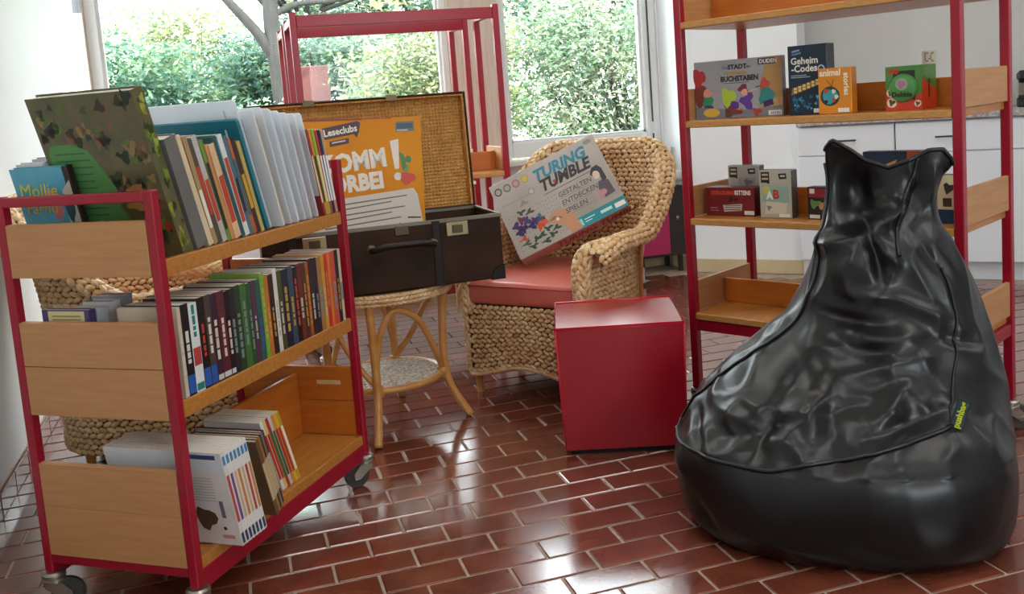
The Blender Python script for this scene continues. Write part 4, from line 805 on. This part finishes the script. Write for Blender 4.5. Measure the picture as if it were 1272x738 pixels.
for row, (rr, zz) in enumerate(((TR, TZ-0.012), (TR+0.006, TZ-0.028), (TR, TZ-0.044))):
    n = 90
    for k in range(n):
        a = 2*PI*(k+0.5*(row % 2))/n; knots(mb, (rr*math.cos(a), rr*math.sin(a), zz), (-math.sin(a), math.cos(a), 0), (math.cos(a), math.sin(a), 0), 0.034, 0.019, 0.02, 0.3 if row % 2 else -0.3)
mb.build('braided_edge', WICK, tb, smooth=True)
for k in range(4):
    a = A0+k*PI/2; d = Vector((math.cos(a), math.sin(a), 0))
    pts = chain([d*0.285+Vector((0, 0, TZ-0.05)), d*0.268+Vector((0, 0, 0.45)), d*0.262+Vector((0, 0, 0.26)), d*0.285+Vector((0, 0, 0.14)), d*FRD+Vector((0, 0, 0.006))], 6)
    MB().tube(pts, 0.018, 12).build('leg', CANE, tb, smooth=True)
    MB().tube([d*0.248+Vector((0, 0, 0.212-0.022)), d*0.248+Vector((0, 0, 0.235))], 0.026, 10).build('binding', CANE, tb, smooth=True)
for k in range(4):
    a = A0+k*PI/2; am = a+PI/4; b = a+PI/2
    D = lambda t: Vector((math.cos(t), math.sin(t), 0))
    pts = chain([D(a)*0.255+Vector((0, 0, 0.30)), D(a+0.12)*0.262+Vector((0, 0, 0.45)), D(a+0.35)*0.27+Vector((0, 0, 0.555)), D(am)*0.26+Vector((0, 0, 0.50)), D(am+0.45)*0.25+Vector((0, 0, 0.33)), D(b)*0.25+Vector((0, 0, 0.23))], 6)
    MB().tube(pts, 0.014, 10).build('arch', CANE, tb, smooth=True)
# ---- suitcase
LEA = mat('dark_brown_leather', '#41291a', 0.5, col2='#25160d', vscale=5, bump=0.2, bscale=60, spec=0.18)
LEA2 = mat('black_leather_trim', '#1f1510', 0.4, var=0.2, spec=0.3)
BRASS = mat('aged_brass', '#a79a78', 0.35, metal=0.9, var=0.15)
SX0, SX1, SY0, SY1 = -1.09, -0.10, 0.735, 1.14
SW, SD, SHT = SX1-SX0, SY1-SY0, 0.275
su = empty('suitcase', (SX0, SY0, TZ+0.002), 0, 'old dark brown leather suitcase lying open on the rattan table', 'suitcase')
sh = MB(); t = 0.012
sh.box(0, 0, 0, SW, t, SHT); sh.box(0, SD-t, 0, SW, SD, SHT); sh.box(0, t, 0, t, SD-t, SHT); sh.box(SW-t, t, 0, SW, SD-t, SHT); sh.box(t, t, 0, SW-t, SD-t, t)
sh.build('body', LEA, su, bevel=0.007, seg=2)
MB().box(t, t, t, SW-t, SD-t, t+0.004).build('body_lining', mat('suitcase_lining', '#b98a4a', 0.8), su)
rimm = MB()
for b in ((-0.003, -0.003, SHT-0.01, SW+0.003, t, SHT+0.004), (-0.003, SD-t, SHT-0.01, SW+0.003, SD+0.003, SHT+0.004), (-0.003, t, SHT-0.01, t, SD-t, SHT+0.004), (SW-t, t, SHT-0.01, SW+0.003, SD-t, SHT+0.004)): rimm.box(*b)
rimm.build('metal_rim', mat('dull_rim', '#7a7468', 0.4, metal=0.6), su)
for x in (0.10, SW-0.30):
    MB().box(x, -0.006, 0, x+0.035, 0.0, SHT).build('strap', LEA2, su, bevel=0.002)
    lk = MB().box(x+0.06, -0.010, SHT-0.07, x+0.155, 0.0, SHT-0.012).build('lock', BRASS, su, bevel=0.003)
    MB().box(x+0.085, -0.016, SHT-0.058, x+0.13, -0.010, SHT-0.024).build('latch', mat('dark_brass', '#5c523c', 0.4, metal=0.8), lk, bevel=0.002)
hd = MB(); hx = SW*0.60-0.03
hp = chain([(hx-0.13, -0.002, SHT-0.095), (hx-0.12, -0.035, SHT-0.09), (hx-0.07, -0.05, SHT-0.078), (hx+0.07, -0.05, SHT-0.078), (hx+0.12, -0.035, SHT-0.09), (hx+0.13, -0.002, SHT-0.095)], 5)
hd.tube(hp, 0.013, 10); h_ = hd.build('handle', LEA2, su, smooth=True)
for x in (hx-0.13, hx+0.13): MB().lathe([(0.024, 0), (0.024, 0.006), (0.012, 0.012)], 14, T=Matrix.Translation((x, 0.001, SHT-0.095)) @ Matrix.Rotation(PI/2, 4, 'X')).build('handle_mount', mat('dark_brass'), h_, smooth=True, auto=40)
MB().box(hx-0.03, -0.008, SHT-0.045, hx+0.03, 0.0, SHT-0.005).build('clasp', mat('dark_brass'), su, bevel=0.003)
for x in (0.0, SW):
    for z in (0.0,):
        cp = MB(); s = 1 if x == 0 else -1
        q = [(x-s*0.003, -0.003), (x+s*0.06, -0.003), (x+s*0.045, 0.04), (x+s*0.02, 0.055), (x-s*0.003, 0.06)]
        cp.prism(q, -0.006, 0.004, 'y'); cp.build('corner_cap', LEA2, su)
WAF = mat('waffle_lining', '#d39a50', 0.6, col2='#c0853c', vscale=30)
nt = WAF.node_tree; tcn = nt.nodes.new('ShaderNodeTexCoord'); 
wv = []
for ax in ('X', 'Z'):
    w_ = nt.nodes.new('ShaderNodeTexWave'); w_.bands_direction = ax; w_.inputs['Scale'].default_value = 20; nt.links.new(tcn.outputs['Object'], w_.inputs['Vector']); wv.append(w_)
mm = nt.nodes.new('ShaderNodeMath'); mm.operation = 'MULTIPLY'; nt.links.new(wv[0].outputs['Fac'], mm.inputs[0]); nt.links.new(wv[1].outputs['Fac'], mm.inputs[1])
bp = nt.nodes.new('ShaderNodeBump'); bp.inputs['Strength'].default_value = 0.7; bp.inputs['Distance'].default_value = 0.008; nt.links.new(mm.outputs[0], bp.inputs['Height']); nt.links.new(bp.outputs['Normal'], nt.nodes['Principled BSDF'].inputs['Normal'])
# lid standing open at the back
LH = 0.535
lid = empty('suitcase_lid_tmp'); bpy.data.objects.remove(lid)
T = Matrix.Translation((0, SD+0.002, SHT)) @ Matrix.Rotation(math.radians(-4), 4, 'X')
lb = MB(); lt = 0.07
lb.box(0, lt-0.01, 0, SW, lt, LH, T=T); lb.box(0, 0, 0, 0.01, lt-0.01, LH, T=T); lb.box(SW-0.01, 0, 0, SW, lt-0.01, LH, T=T); lb.box(0.01, 0, LH-0.01, SW-0.01, lt-0.01, LH, T=T); lb.box(0.01, 0, 0, SW-0.01, lt-0.01, 0.01, T=T)
lo_ = lb.build('lid', LEA, su, bevel=0.004)
ll = MB(); ll.box(0.011, lt-0.018, 0.011, SW-0.011, lt-0.0105, LH-0.011); ll.box(0.0105, 0.004, 0.011, 0.018, lt-0.018, LH-0.011); ll.box(SW-0.018, 0.004, 0.011, SW-0.0105, lt-0.018, LH-0.011); ll.box(0.018, 0.004, LH-0.018, SW-0.018, lt-0.018, LH-0.0105)
o = ll.build('lid_lining', WAF, lo_); o.matrix_local = T
for x in (0.25, 0.62): MB().box(x, -0.004, LH-0.02, x+0.05, 0.006, LH+0.006, T=T).build('lid_catch', mat('dark_brass'), lo_)
for z in (0.10, 0.25): MB().box(SW-0.002, 0.01, z, SW+0.014, 0.03, z+0.016, T=T).build('lid_stay', BRASS, lo_)
# ---- poster standing in the suitcase
PW, PH = 0.53, 0.72
po = empty('poster', (-0.893, 1.085, 0.655), 0, 'orange reading club poster standing inside the open suitcase', 'poster', rx=math.radians(-2), ry=math.radians(2.5))
PO = mat('orange_poster', '#e89a1c', 0.5, col2='#dd8414', vscale=3, spec=0.25)
MB().box(0, 0, 0, PW, 0.004, PH).build('board', PO, po)
flat(rect(0.0, PH-0.008, PW*0.5, PH), ink('#8a3a2e'), po, 1); flat(rect(PW*0.5, PH-0.006, PW*0.75, PH), ink('#b8442e'), po, 1)
flat([(0.085, 0.628), (0.25, 0.655), (0.258, 0.70), (0.245, 0.708), (0.09, 0.68)], ink('#4a3440'), po, 1); flat([(0.225, 0.655), (0.25, 0.657), (0.24, 0.635)], ink('#4a3440'), po, 1)
text('Leseclubs', 0.042, ink('#f0ebe0'), po, 0.097, 0.643, rot=-0.15, bold=0.0012, sx=0.92)
flat([(0.12, 0.598), (0.205, 0.612), (0.205, 0.635), (0.12, 0.622)], ink('#4a3440'), po, 1); flat([(0.13, 0.612), (0.19, 0.621), (0.19, 0.627), (0.13, 0.618)], ink('#d8d0c8'), po, 2)
WP = mat('poster_white', '#efe6d6', 0.4)
text('KOMM', 0.112, WP, po, 0.075, 0.478, rot=-0.10, bold=0.005, sx=0.87); text('VORBEI', 0.100, WP, po, 0.065, 0.388, rot=-0.08, bold=0.005, sx=0.86)
flat([(0.385, 0.615), (0.425, 0.622), (0.422, 0.49), (0.402, 0.488)], WP, po, 2); flat(disc(0.415, 0.455, 0.018), WP, po, 2)
flat(rect(0.414, 0.655, 0.498, 0.70), ink('#6f7a80'), po, 1); flat(rect(0.42, 0.668, 0.492, 0.692), ink('#48586a'), po, 2); flat(rect(0.42, 0.658, 0.47, 0.664), ink('#c8c4b8'), po, 2)
flat(blob(0.458, 0.445, 0.034, 14, 0.15, 0.8), ink('#d84a3c'), po, 2, 'strawberry_print'); flat(blob(0.448, 0.525, 0.024, 14, 0.5, 1.2), ink('#4f8a52'), po, 2, 'leaf_print'); flat([(0.44, 0.47), (0.46, 0.47), (0.468, 0.50), (0.445, 0.51)], ink('#7f9a52'), po, 1)
flat([(0.03, 0.19), (0.475, 0.19), (0.52, 0.235), (0.50, 0.37), (0.482, 0.40), (0.03, 0.355)], mat('poster_grey', '#dcd4c8', 0.45), po, 2)
for i, l in enumerate((0.37, 0.30, 0.36, 0.30, 0.34)):
    z = 0.342-i*0.024; flat([(0.08, z-0.012), (0.08+l, z+0.024), (0.08+l, z+0.029), (0.08, z-0.006)], ink('#6f675f'), po, 3, 'text_line')
flat(blob(0.30, 0.215, 0.02, 10, 0.3, 1.0, 1), ink('#3f5a74'), po, 3); flat(blob(0.42, 0.225, 0.02, 10, 0.3), ink('#4f8a52'), po, 3); flat([(0.45, 0.265), (0.51, 0.262), (0.51, 0.268), (0.45, 0.272)], ink('#3a2a24'), po, 3)
# ================================================================== bean bag
BAG = mat('black_nylon', '#0b0c0f', 0.34, bump=0.08, bscale=10, spec=0.45, bdist=0.012)
BC = Vector((0.62, -0.657, 0)); BA = math.atan2(-0.587, 0.81)
bag = empty('beanbag_chair', BC, BA, 'large black nylon beanbag chair with pinched ears in the foreground', 'beanbag')
# z, u_left, u_right, w_front, w_back
SEC = [(0.0, -0.44, 0.37, -0.33, 0.33), (0.012, -0.50, 0.415, -0.385, 0.37), (0.06, -0.54, 0.435, -0.42, 0.385), (0.14, -0.56, 0.443, -0.435, 0.395), (0.22, -0.565, 0.443, -0.43, 0.40), (0.275, -0.558, 0.441, -0.41, 0.40), (0.315, -0.54, 0.438, -0.365, 0.40), (0.36, -0.515, 0.434, -0.30, 0.40), (0.42, -0.46, 0.428, -0.225, 0.40), (0.48, -0.39, 0.418, -0.155, 0.40), (0.55, -0.295, 0.405, -0.085, 0.395), (0.62, -0.215, 0.388, -0.035, 0.385), (0.70, -0.165, 0.365, 0.0, 0.37), (0.78, -0.132, 0.335, 0.03, 0.355), (0.86, -0.108, 0.300, 0.06, 0.34), (0.92, -0.088, 0.268, 0.09, 0.325), (0.98, -0.07, 0.262, 0.115, 0.305), (1.03, -0.062, 0.276, 0.135, 0.285), (1.08, -0.066, 0.298, 0.15, 0.26), (1.12, -0.066, 0.306, 0.16, 0.235)]
def lerp_sec(t):
    s = t*(len(SEC)-1); i = min(int(s), len(SEC)-2); f = s-i
    p0 = SEC[max(i-1, 0)]; p1 = SEC[i]; p2 = SEC[i+1]; p3 = SEC[min(i+2, len(SEC)-1)]
    return [0.5*((2*b)+(c-a)*f+(2*a-5*b+4*c-d)*f*f+(3*b-a-3*c+d)*f**3) for a, b, c, d in zip(p0, p1, p2, p3)]
def ztop(u):   # upper hem: two ears and a dip
    xs = [-0.08, -0.062, -0.04, 0.0, 0.05, 0.12, 0.19, 0.24, 0.28, 0.30, 0.315]; zs = [1.12, 1.165, 1.185, 1.16, 1.118, 1.09, 1.115, 1.14, 1.14, 1.11, 1.06]
    return float(np.interp(u, xs, zs))
NU, NV = 200, 150
CRE = []   # creases on the seat: (start u,z ; end u,z ; depth)
rc = random.Random(12)
def ridge(d, w): return math.exp(-(d/w)**2)
def tent(d, w): return max(0.0, 1-d/(1.9*w))**1.25
def segd(p, a, b):
    ax, ay = a; bx_, by = b; px, py = p; dx, dy = bx_-ax, by-ay; t = max(0, min(1, ((px-ax)*dx+(py-ay)*dy)/(dx*dx+dy*dy))); return math.hypot(px-ax-t*dx, py-ay-t*dy), t
FOLDS = [((-0.09, 0.86), (0.10, 0.90), 0.030, 0.022), ((-0.12, 0.56), (0.20, 0.60), 0.026, 0.03), ((-0.34, 0.42), (-0.02, 0.40), 0.022, 0.03), ((-0.22, 0.34), (-0.05, 0.46), 0.024, 0.026), ((0.05, 0.38), (0.16, 0.50), 0.022, 0.026), ((-0.40, 0.33), (0.02, 0.44), -0.020, 0.018), ((-0.42, 0.40), (-0.12, 0.33), 0.018, 0.02), ((-0.30, 0.30), (-0.16, 0.50), -0.018, 0.016), ((-0.15, 0.31), (-0.06, 0.50), 0.020, 0.018), ((-0.05, 0.30), (-0.10, 0.52), -0.016, 0.015), ((0.02, 0.36), (0.30, 0.44), -0.018, 0.018), ((-0.02, 0.50), (0.26, 0.55), 0.016, 0.02), ((-0.05, 0.58), (0.12, 0.545), -0.024, 0.016), ((-0.10, 0.66), (0.10, 0.62), -0.020, 0.015), ((0.05, 0.92), (0.09, 0.74), -0.030, 0.014), ((0.09, 0.92), (0.17, 0.98), 0.028, 0.018), ((0.08, 0.86), (0.14, 0.80), 0.022, 0.015), ((0.18, 0.90), (0.30, 0.72), -0.016, 0.016), ((0.13, 0.70), (0.30, 0.62), 0.016, 0.02), ((-0.02, 0.72), (0.16, 0.70), 0.012, 0.02), ((0.22, 0.60), (0.38, 0.56), -0.012, 0.014), ((-0.48, 0.36), (-0.44, 0.28), -0.018, 0.014), ((-0.53, 0.28), (-0.50, 0.20), 0.014, 0.018), ((-0.35, 0.10), (-0.1, 0.06), 0.008, 0.02), ((0.0, 0.09), (0.2, 0.05), -0.008, 0.02), ((-0.47, 0.15), (-0.40, 0.06), -0.010, 0.015), ((0.33, 0.36), (0.42, 0.20), 0.010, 0.02), ((0.2, 1.02), (0.14, 0.88), -0.022, 0.014), ((0.25, 1.08), (0.21, 0.94), 0.02, 0.016)]
def bagpt(uu, v):
    a = 2*PI*uu; t = v
    z, ul, ur, wf, wb = lerp_sec(t)
    c, s = math.cos(a), math.sin(a); ex = 0.86 if t < 0.85 else 0.86
    X = abs(c)**ex*(1 if c > 0 else -1); Y = abs(s)**ex*(1 if s > 0 else -1)
    cu_, hu = (ul+ur)/2, (ur-ul)/2; cw_, hw_ = (wf+wb)/2, (wb-wf)/2
    u = cu_+hu*X; w = cw_+hw_*Y
    # stretch the top towards the ear line
    k = max(0.0, (t-0.72)/0.28); k = k*k*(3-2*k)
    z2 = z+(ztop(u)-1.12)*k
    front = max(0.0, -s)
    # deep fold under the left ear, hollow between the ears
    if t > 0.5: 
        h = ridge(u-(0.005+0.35*max(0, 1.08-z2)*0.5), 0.08)*ridge(z2-1.0, 0.12); w += 0.115*h*front
        hb = ridge(u-0.03, 0.10)*ridge(z2-0.80, 0.07); w -= 0.030*hb*front
        h2 = ridge(u-0.21, 0.04)*ridge(z2-0.98, 0.09); w += 0.05*h2*front
        h3 = ridge(u-0.10, 0.05)*ridge(z2-0.93, 0.05); w -= 0.035*h3*front
    p = Vector((u, w, z2))
    d = 0
    if front > 0.05:
        for A, B, dep, wd in FOLDS:
            if abs(u-(A[0]+B[0])/2) > 0.3 or abs(z2-(A[1]+B[1])/2) > 0.2: continue
            dd, tt_ = segd((u, z2), A, B); d += 1.15*dep*tent(dd, wd)*math.sin(PI*min(1, 0.15+tt_*0.8))*min(1, front*2.5)
    zz = max(0, min(1, (z2-0.02)/0.1))
    n = noise.noise(Vector((u*5, w*5, z2*5)))*0.010+noise.noise(Vector((u*10+3, w*10, z2*10)))*0.003
    r2 = noise.noise(Vector((u*8+7, w*8, z2*5))); r3 = (1-abs(r2)*2.4); n += 0.010*max(0, r3)**2.5*(1 if z2 > 0.28 else 0.2)
    nr = Vector((X, Y*1.1, 0.5 if 0.28 < z2 < 0.7 and front > 0 else 0.05)).normalized()
    p += nr*(d+n*zz)
    return p
mb = MB(); mb.grid(lambda u, v: tuple(bagpt(u, v)), NU, NV, wrap=True)
# close bottom and top
n0 = len(mb.v); mb.v.append((-0.03, 0.0, 0.0)); mb.f += [(k, (k+1) % NU, n0) for k in range(NU)]; mb.m += [0]*NU
top = (NV-1)*NU
for k in range(NU//2): 
    a_, b_ = top+k, top+(k+1); c_, d_ = top+(NU-k) % NU, top+(NU-k-1) % NU
    f = (a_, b_, d_, c_) if len({a_, b_, c_, d_}) == 4 else tuple(dict.fromkeys((a_, b_, d_, c_)))
    mb.f.append(f); mb.m.append(0)
bo = mb.build('shell', BAG, bag, smooth=True); sd = bo.modifiers.new('subdivision', 'SUBSURF'); sd.levels = 1; sd.render_levels = 1
PIPE = mat('black_piping', '#0e0f11', 0.4)
def seam(fn, n=80, r=0.006):
    pts = []
    for i in range(n+1):
        uu, v = fn(i/n); p = bagpt(uu, v); q = bagpt(uu, min(1, v+0.01)); q2 = bagpt(uu+0.004, v); nr = (q2-p).cross(q-p)
        nr = nr.normalized() if nr.length > 0 else Vector((0, 0, 1)); pts.append(p+nr*0.003)
    return MB().tube(pts, r, 8).build('piping', PIPE, bag, smooth=True)
vz = lambda z: next((i+(z-SEC[i][0])/(SEC[i+1][0]-SEC[i][0]))/(len(SEC)-1) for i in range(len(SEC)-1) if SEC[i+1][0] >= z)
# front seam runs round the drum, climbing to the right, then up the right side
seam(lambda t: (0.46+0.385*t, vz(0.285+0.0*t+0.10*max(0, t-0.62)/0.38)))
seam(lambda t: (0.845+0.02*t, vz(0.385+0.40*t)), 40, 0.004)
seam(lambda t: (0.50+0.09*math.sin(PI*t), vz(0.30+0.78*t)), 60, 0.004)
seam(lambda t: (0.82-0.05*t, 0.985-0.27*t), 40, 0.006)
# hem along the ears
pts = [bagpt(0.5+0.5*i/60, 1.0) for i in range(61)]
MB().tube(pts, 0.007, 8).build('hem', PIPE, bag, smooth=True)
# brand tag
pt = bagpt(0.850, vz(0.40)); tgl = empty('tmp_x'); bpy.data.objects.remove(tgl)
TG = Matrix.Translation(pt+Vector((0.012, -0.022, 0.02))) @ Matrix.Rotation(-0.05, 4, 'Z') @ Matrix.Rotation(0.30, 4, 'Y') @ Matrix.Diagonal((1.15, 1, 1.15, 1))
tg = MB().box(-0.016, -0.003, -0.04, 0.016, 0.0, 0.04, T=TG).build('brand_tag', ink('#2b3438'), bag)
flat(rect(-0.013, -0.036, 0.013, 0.036), ink('#2f4a52'), tg, 9, 'tag_face', TG)
text('pushbag', 0.021, ink('#c8d62a'), tg, 0.006, -0.034, y=-0.005, rot=-PI/2, T=TG, bold=0.0008)
# ================================================================== outside
GRASS = mat('lawn', '#7f9a5a', 0.9, col2='#5f7d3c', vscale=2)
gd = struct(MB().box(-14, 4.2, -0.35, 16, 26, -0.3).build('ground_outside', GRASS))
def leafmat():
    m = bpy.data.materials.new('foliage'); m.use_nodes = True; nt = m.node_tree; b = nt.nodes['Principled BSDF']
    a = nt.nodes.new('ShaderNodeVertexColor'); a.layer_name = 'leaf'; nt.links.new(a.outputs['Color'], b.inputs['Base Color']); b.inputs['Roughness'].default_value = 0.6
    t = nt.nodes.new('ShaderNodeBsdfTranslucent'); nt.links.new(a.outputs['Color'], t.inputs['Color']); mx = nt.nodes.new('ShaderNodeMixShader'); mx.inputs[0].default_value = 0.4
    nt.links.new(b.outputs[0], mx.inputs[1]); nt.links.new(t.outputs[0], mx.inputs[2]); nt.links.new(mx.outputs[0], nt.nodes['Material Output'].inputs[0]); return m
LEAF = leafmat(); BARK = mat('bark', '#2e2b27', 0.9, col2='#1f1c19', vscale=8, stretch=(3, 3, 0.5), bump=0.6, bscale=20)
rng = np.random.default_rng(3)
def shrub(name, loc, rx, ry, h, n, pal, label, size=0.10, group='garden shrubs outside the window', cat='shrub', trunk=0.0, z0=0.0):
    e = empty(name, loc, 0, label, cat, group)
    # clumps
    nc = max(6, int(n/260)); 
    cc = np.stack([rng.uniform(-1, 1, nc)*rx, rng.uniform(-1, 1, nc)*ry, z0+(h-z0)*np.sqrt(rng.uniform(0.02, 1, nc))], 1)
    k = rng.integers(0, nc, n); dirs = rng.normal(size=(n, 3)); dirs /= np.linalg.norm(dirs, axis=1, keepdims=True)
    rad = rng.uniform(0.5, 1.0, n)[:, None]*np.array([0.5, 0.42, 0.40])*(0.7+0.6*rng.random(nc)[k][:, None]); P = cc[k]+dirs*rad
    P[:, 2] = np.clip(P[:, 2], -0.3, None)
    ax = rng.normal(size=(n, 3)); ax[:, 2] *= 0.6; ax /= np.linalg.norm(ax, axis=1, keepdims=True); nn = dirs*0.6+rng.normal(size=(n, 3))*0.6; bx_ = np.cross(ax, nn); bx_ /= np.linalg.norm(bx_, axis=1, keepdims=True)+1e-9
    s = size*rng.uniform(0.6, 1.3, n)[:, None]
    V = np.stack([P-ax*s, P+bx_*s*0.35, P+ax*s, P-bx_*s*0.35], 1).reshape(-1, 3)
    me = bpy.data.meshes.new('foliage'); me.vertices.add(4*n); me.vertices.foreach_set('co', V.ravel()); me.loops.add(4*n); me.loops.foreach_set('vertex_index', np.arange(4*n)); me.polygons.add(n); me.polygons.foreach_set('loop_start', np.arange(n)*4); me.polygons.foreach_set('loop_total', np.full(n, 4)); me.update()
    pc = np.array([lin(c) for c in pal])*np.array([0.40, 0.42, 0.40, 1]); ci = rng.integers(0, len(pal), nc)[k]; alt = rng.random(n) < 0.3; ci = np.where(alt, rng.integers(0, len(pal), n), ci)
    colr = pc[ci]*np.concatenate([rng.uniform(0.8, 1.25, (n, 1)).repeat(3, 1), np.ones((n, 1))], 1)
    at_ = me.color_attributes.new('leaf', 'FLOAT_COLOR', 'POINT'); at_.data.foreach_set('color', colr.repeat(4, 0).ravel()); me.materials.append(LEAF)
    o = bpy.data.objects.new('foliage', me); COL.objects.link(o); o.parent = e; o['kind'] = 'stuff'
    # inner twigs
    mb = MB()
    for i in range(min(nc, 40)):
        c = cc[i]; mb.tube([(c[0]*0.3, c[1]*0.3, z0*0.6), (c[0]*0.7, c[1]*0.7, c[2]*0.6), (c[0], c[1], c[2])], [0.03, 0.02, 0.008], 5)
    mb.build('branches', BARK, e, smooth=True); return e
P1 = ['#6f9a78', '#8db088', '#5d8a74', '#a3bd8c', '#517a68']; P2 = ['#c6c98a', '#d6d29a', '#b4c288', '#9cb583', '#e0d8a8']; P3 = ['#b3c8a4', '#c4d4ae', '#9dbb98', '#d4dcbc', '#8aa88e', '#d6ccb8']; P4 = ['#5f8a7c', '#4f7a74', '#7aa392', '#94b49c']
shrub('hedge', (-3.2, 9.4, 0), 1.9, 0.7, 2.2, 42000, P1, 'dense green hedge at the left of the garden view', 0.05, cat='hedge')
shrub('hedge', (0.2, 10.55, 0), 1.2, 0.6, 2.3, 26000, P1+P4, 'dense blue-green hedge behind the garden tree', 0.05, cat='hedge')
shrub('shrub', (-1.75, 11.2, 0), 0.9, 0.4, 2.9, 10000, P2, 'yellow-green tall shrub just left of the tree', 0.055)
shrub('shrub', (-1.6, 7.4, 0), 1.1, 0.5, 1.35, 14000, P3+P1, 'pale flowering shrub low in the left window', 0.045)
shrub('shrub', (1.3, 8.2, 0), 0.9, 0.6, 2.2, 20000, P3+P2, 'pale yellow-green shrub seen through the red rack frame', 0.045)
shrub('shrub', (4.1, 8.3, 0), 1.4, 0.6, 2.6, 32000, P3, 'pale green bushy shrub filling the right window', 0.045)
shrub('shrub', (4.6, 10.4, 0), 1.9, 0.6, 4.2, 30000, P3+P1+P4, 'tall mixed green shrub at the top of the right window', 0.06)
shrub('shrub', (1.6, 11.9, 0), 1.7, 0.5, 3.6, 20000, P1+P3, 'tall leafy shrub behind the top rail of the red rack', 0.06)
tr = empty('garden_tree', (-0.55, 8.6, -0.3), 0, 'slender grey tree with forked branches outside the left window', 'tree')
TX = lambda x, y, Y=8.6: None
def tube_part(name, pts, r): MB().tube(chain([(a-(-0.55), b-8.6, c+0.3) for a, b, c in pts], 5), [r[0]+(r[1]-r[0])*i/(5*(len(pts)-1)) for i in range(5*(len(pts)-1)+1)], 10).build(name, BARK, tr, smooth=True)
tube_part('trunk', [(-0.42, 8.6, -0.3), (-0.46, 8.6, 1.0), (-0.50, 8.6, 1.9), (-0.53, 8.6, 2.5), (-0.50, 8.6, 3.4), (-0.55, 8.6, 4.4)], (0.14, 0.07))
tube_part('branch', [(-0.53, 8.6, 2.10), (-0.72, 8.55, 2.42), (-0.98, 8.5, 2.75), (-1.25, 8.5, 3.1), (-1.5, 8.5, 3.6)], (0.075, 0.03))
tube_part('branch', [(-0.50, 8.6, 2.15), (-0.35, 8.6, 2.3), (-0.2, 8.6, 2.36), (0.1, 8.6, 2.6)], (0.05, 0.02)); tube_part('branch', [(-0.50, 8.6, 2.6), (-0.2, 8.6, 2.72), (0.3, 8.6, 2.75), (0.9, 8.6, 2.95)], (0.045, 0.015)); tube_part('branch', [(-0.52, 8.6, 2.7), (-0.8, 8.6, 2.9), (-1.1, 8.6, 2.95), (-1.4, 8.6, 2.85)], (0.03, 0.01))
shrub('tree_crown_tmp', (-0.2, 8.9, 2.35), 1.3, 0.5, 1.6, 2600, P1+P2, 'x', 0.07, z0=0.5)
cr = bpy.data.objects['tree_crown_tmp']
for c_ in list(cr.children):
    c_.parent = tr; c_.location = Vector(cr.location)-Vector(tr.location)
    if c_.name.startswith('foliage'): c_.name = 'crown'
bpy.data.objects.remove(cr)
tag(MB().box(-0.22, 8.95, -0.3, 0.12, 9.2, 2.0).build('garden_pillar', mat('pink_brick', '#5a2f2c', 0.85, var=0.1, vscale=6), bevel=0.01), 'reddish brick pillar behind the garden tree trunk', 'pillar')
# ================================================================== layout units -> metres
for o in list(bpy.data.objects):
    if o.parent is None and o.type in {'MESH', 'EMPTY'}:
        if o is tt: o.matrix_world = Matrix.Scale(S, 4) @ TTM; continue
        o.location = o.location*S; o.scale = Vector(o.scale)*S
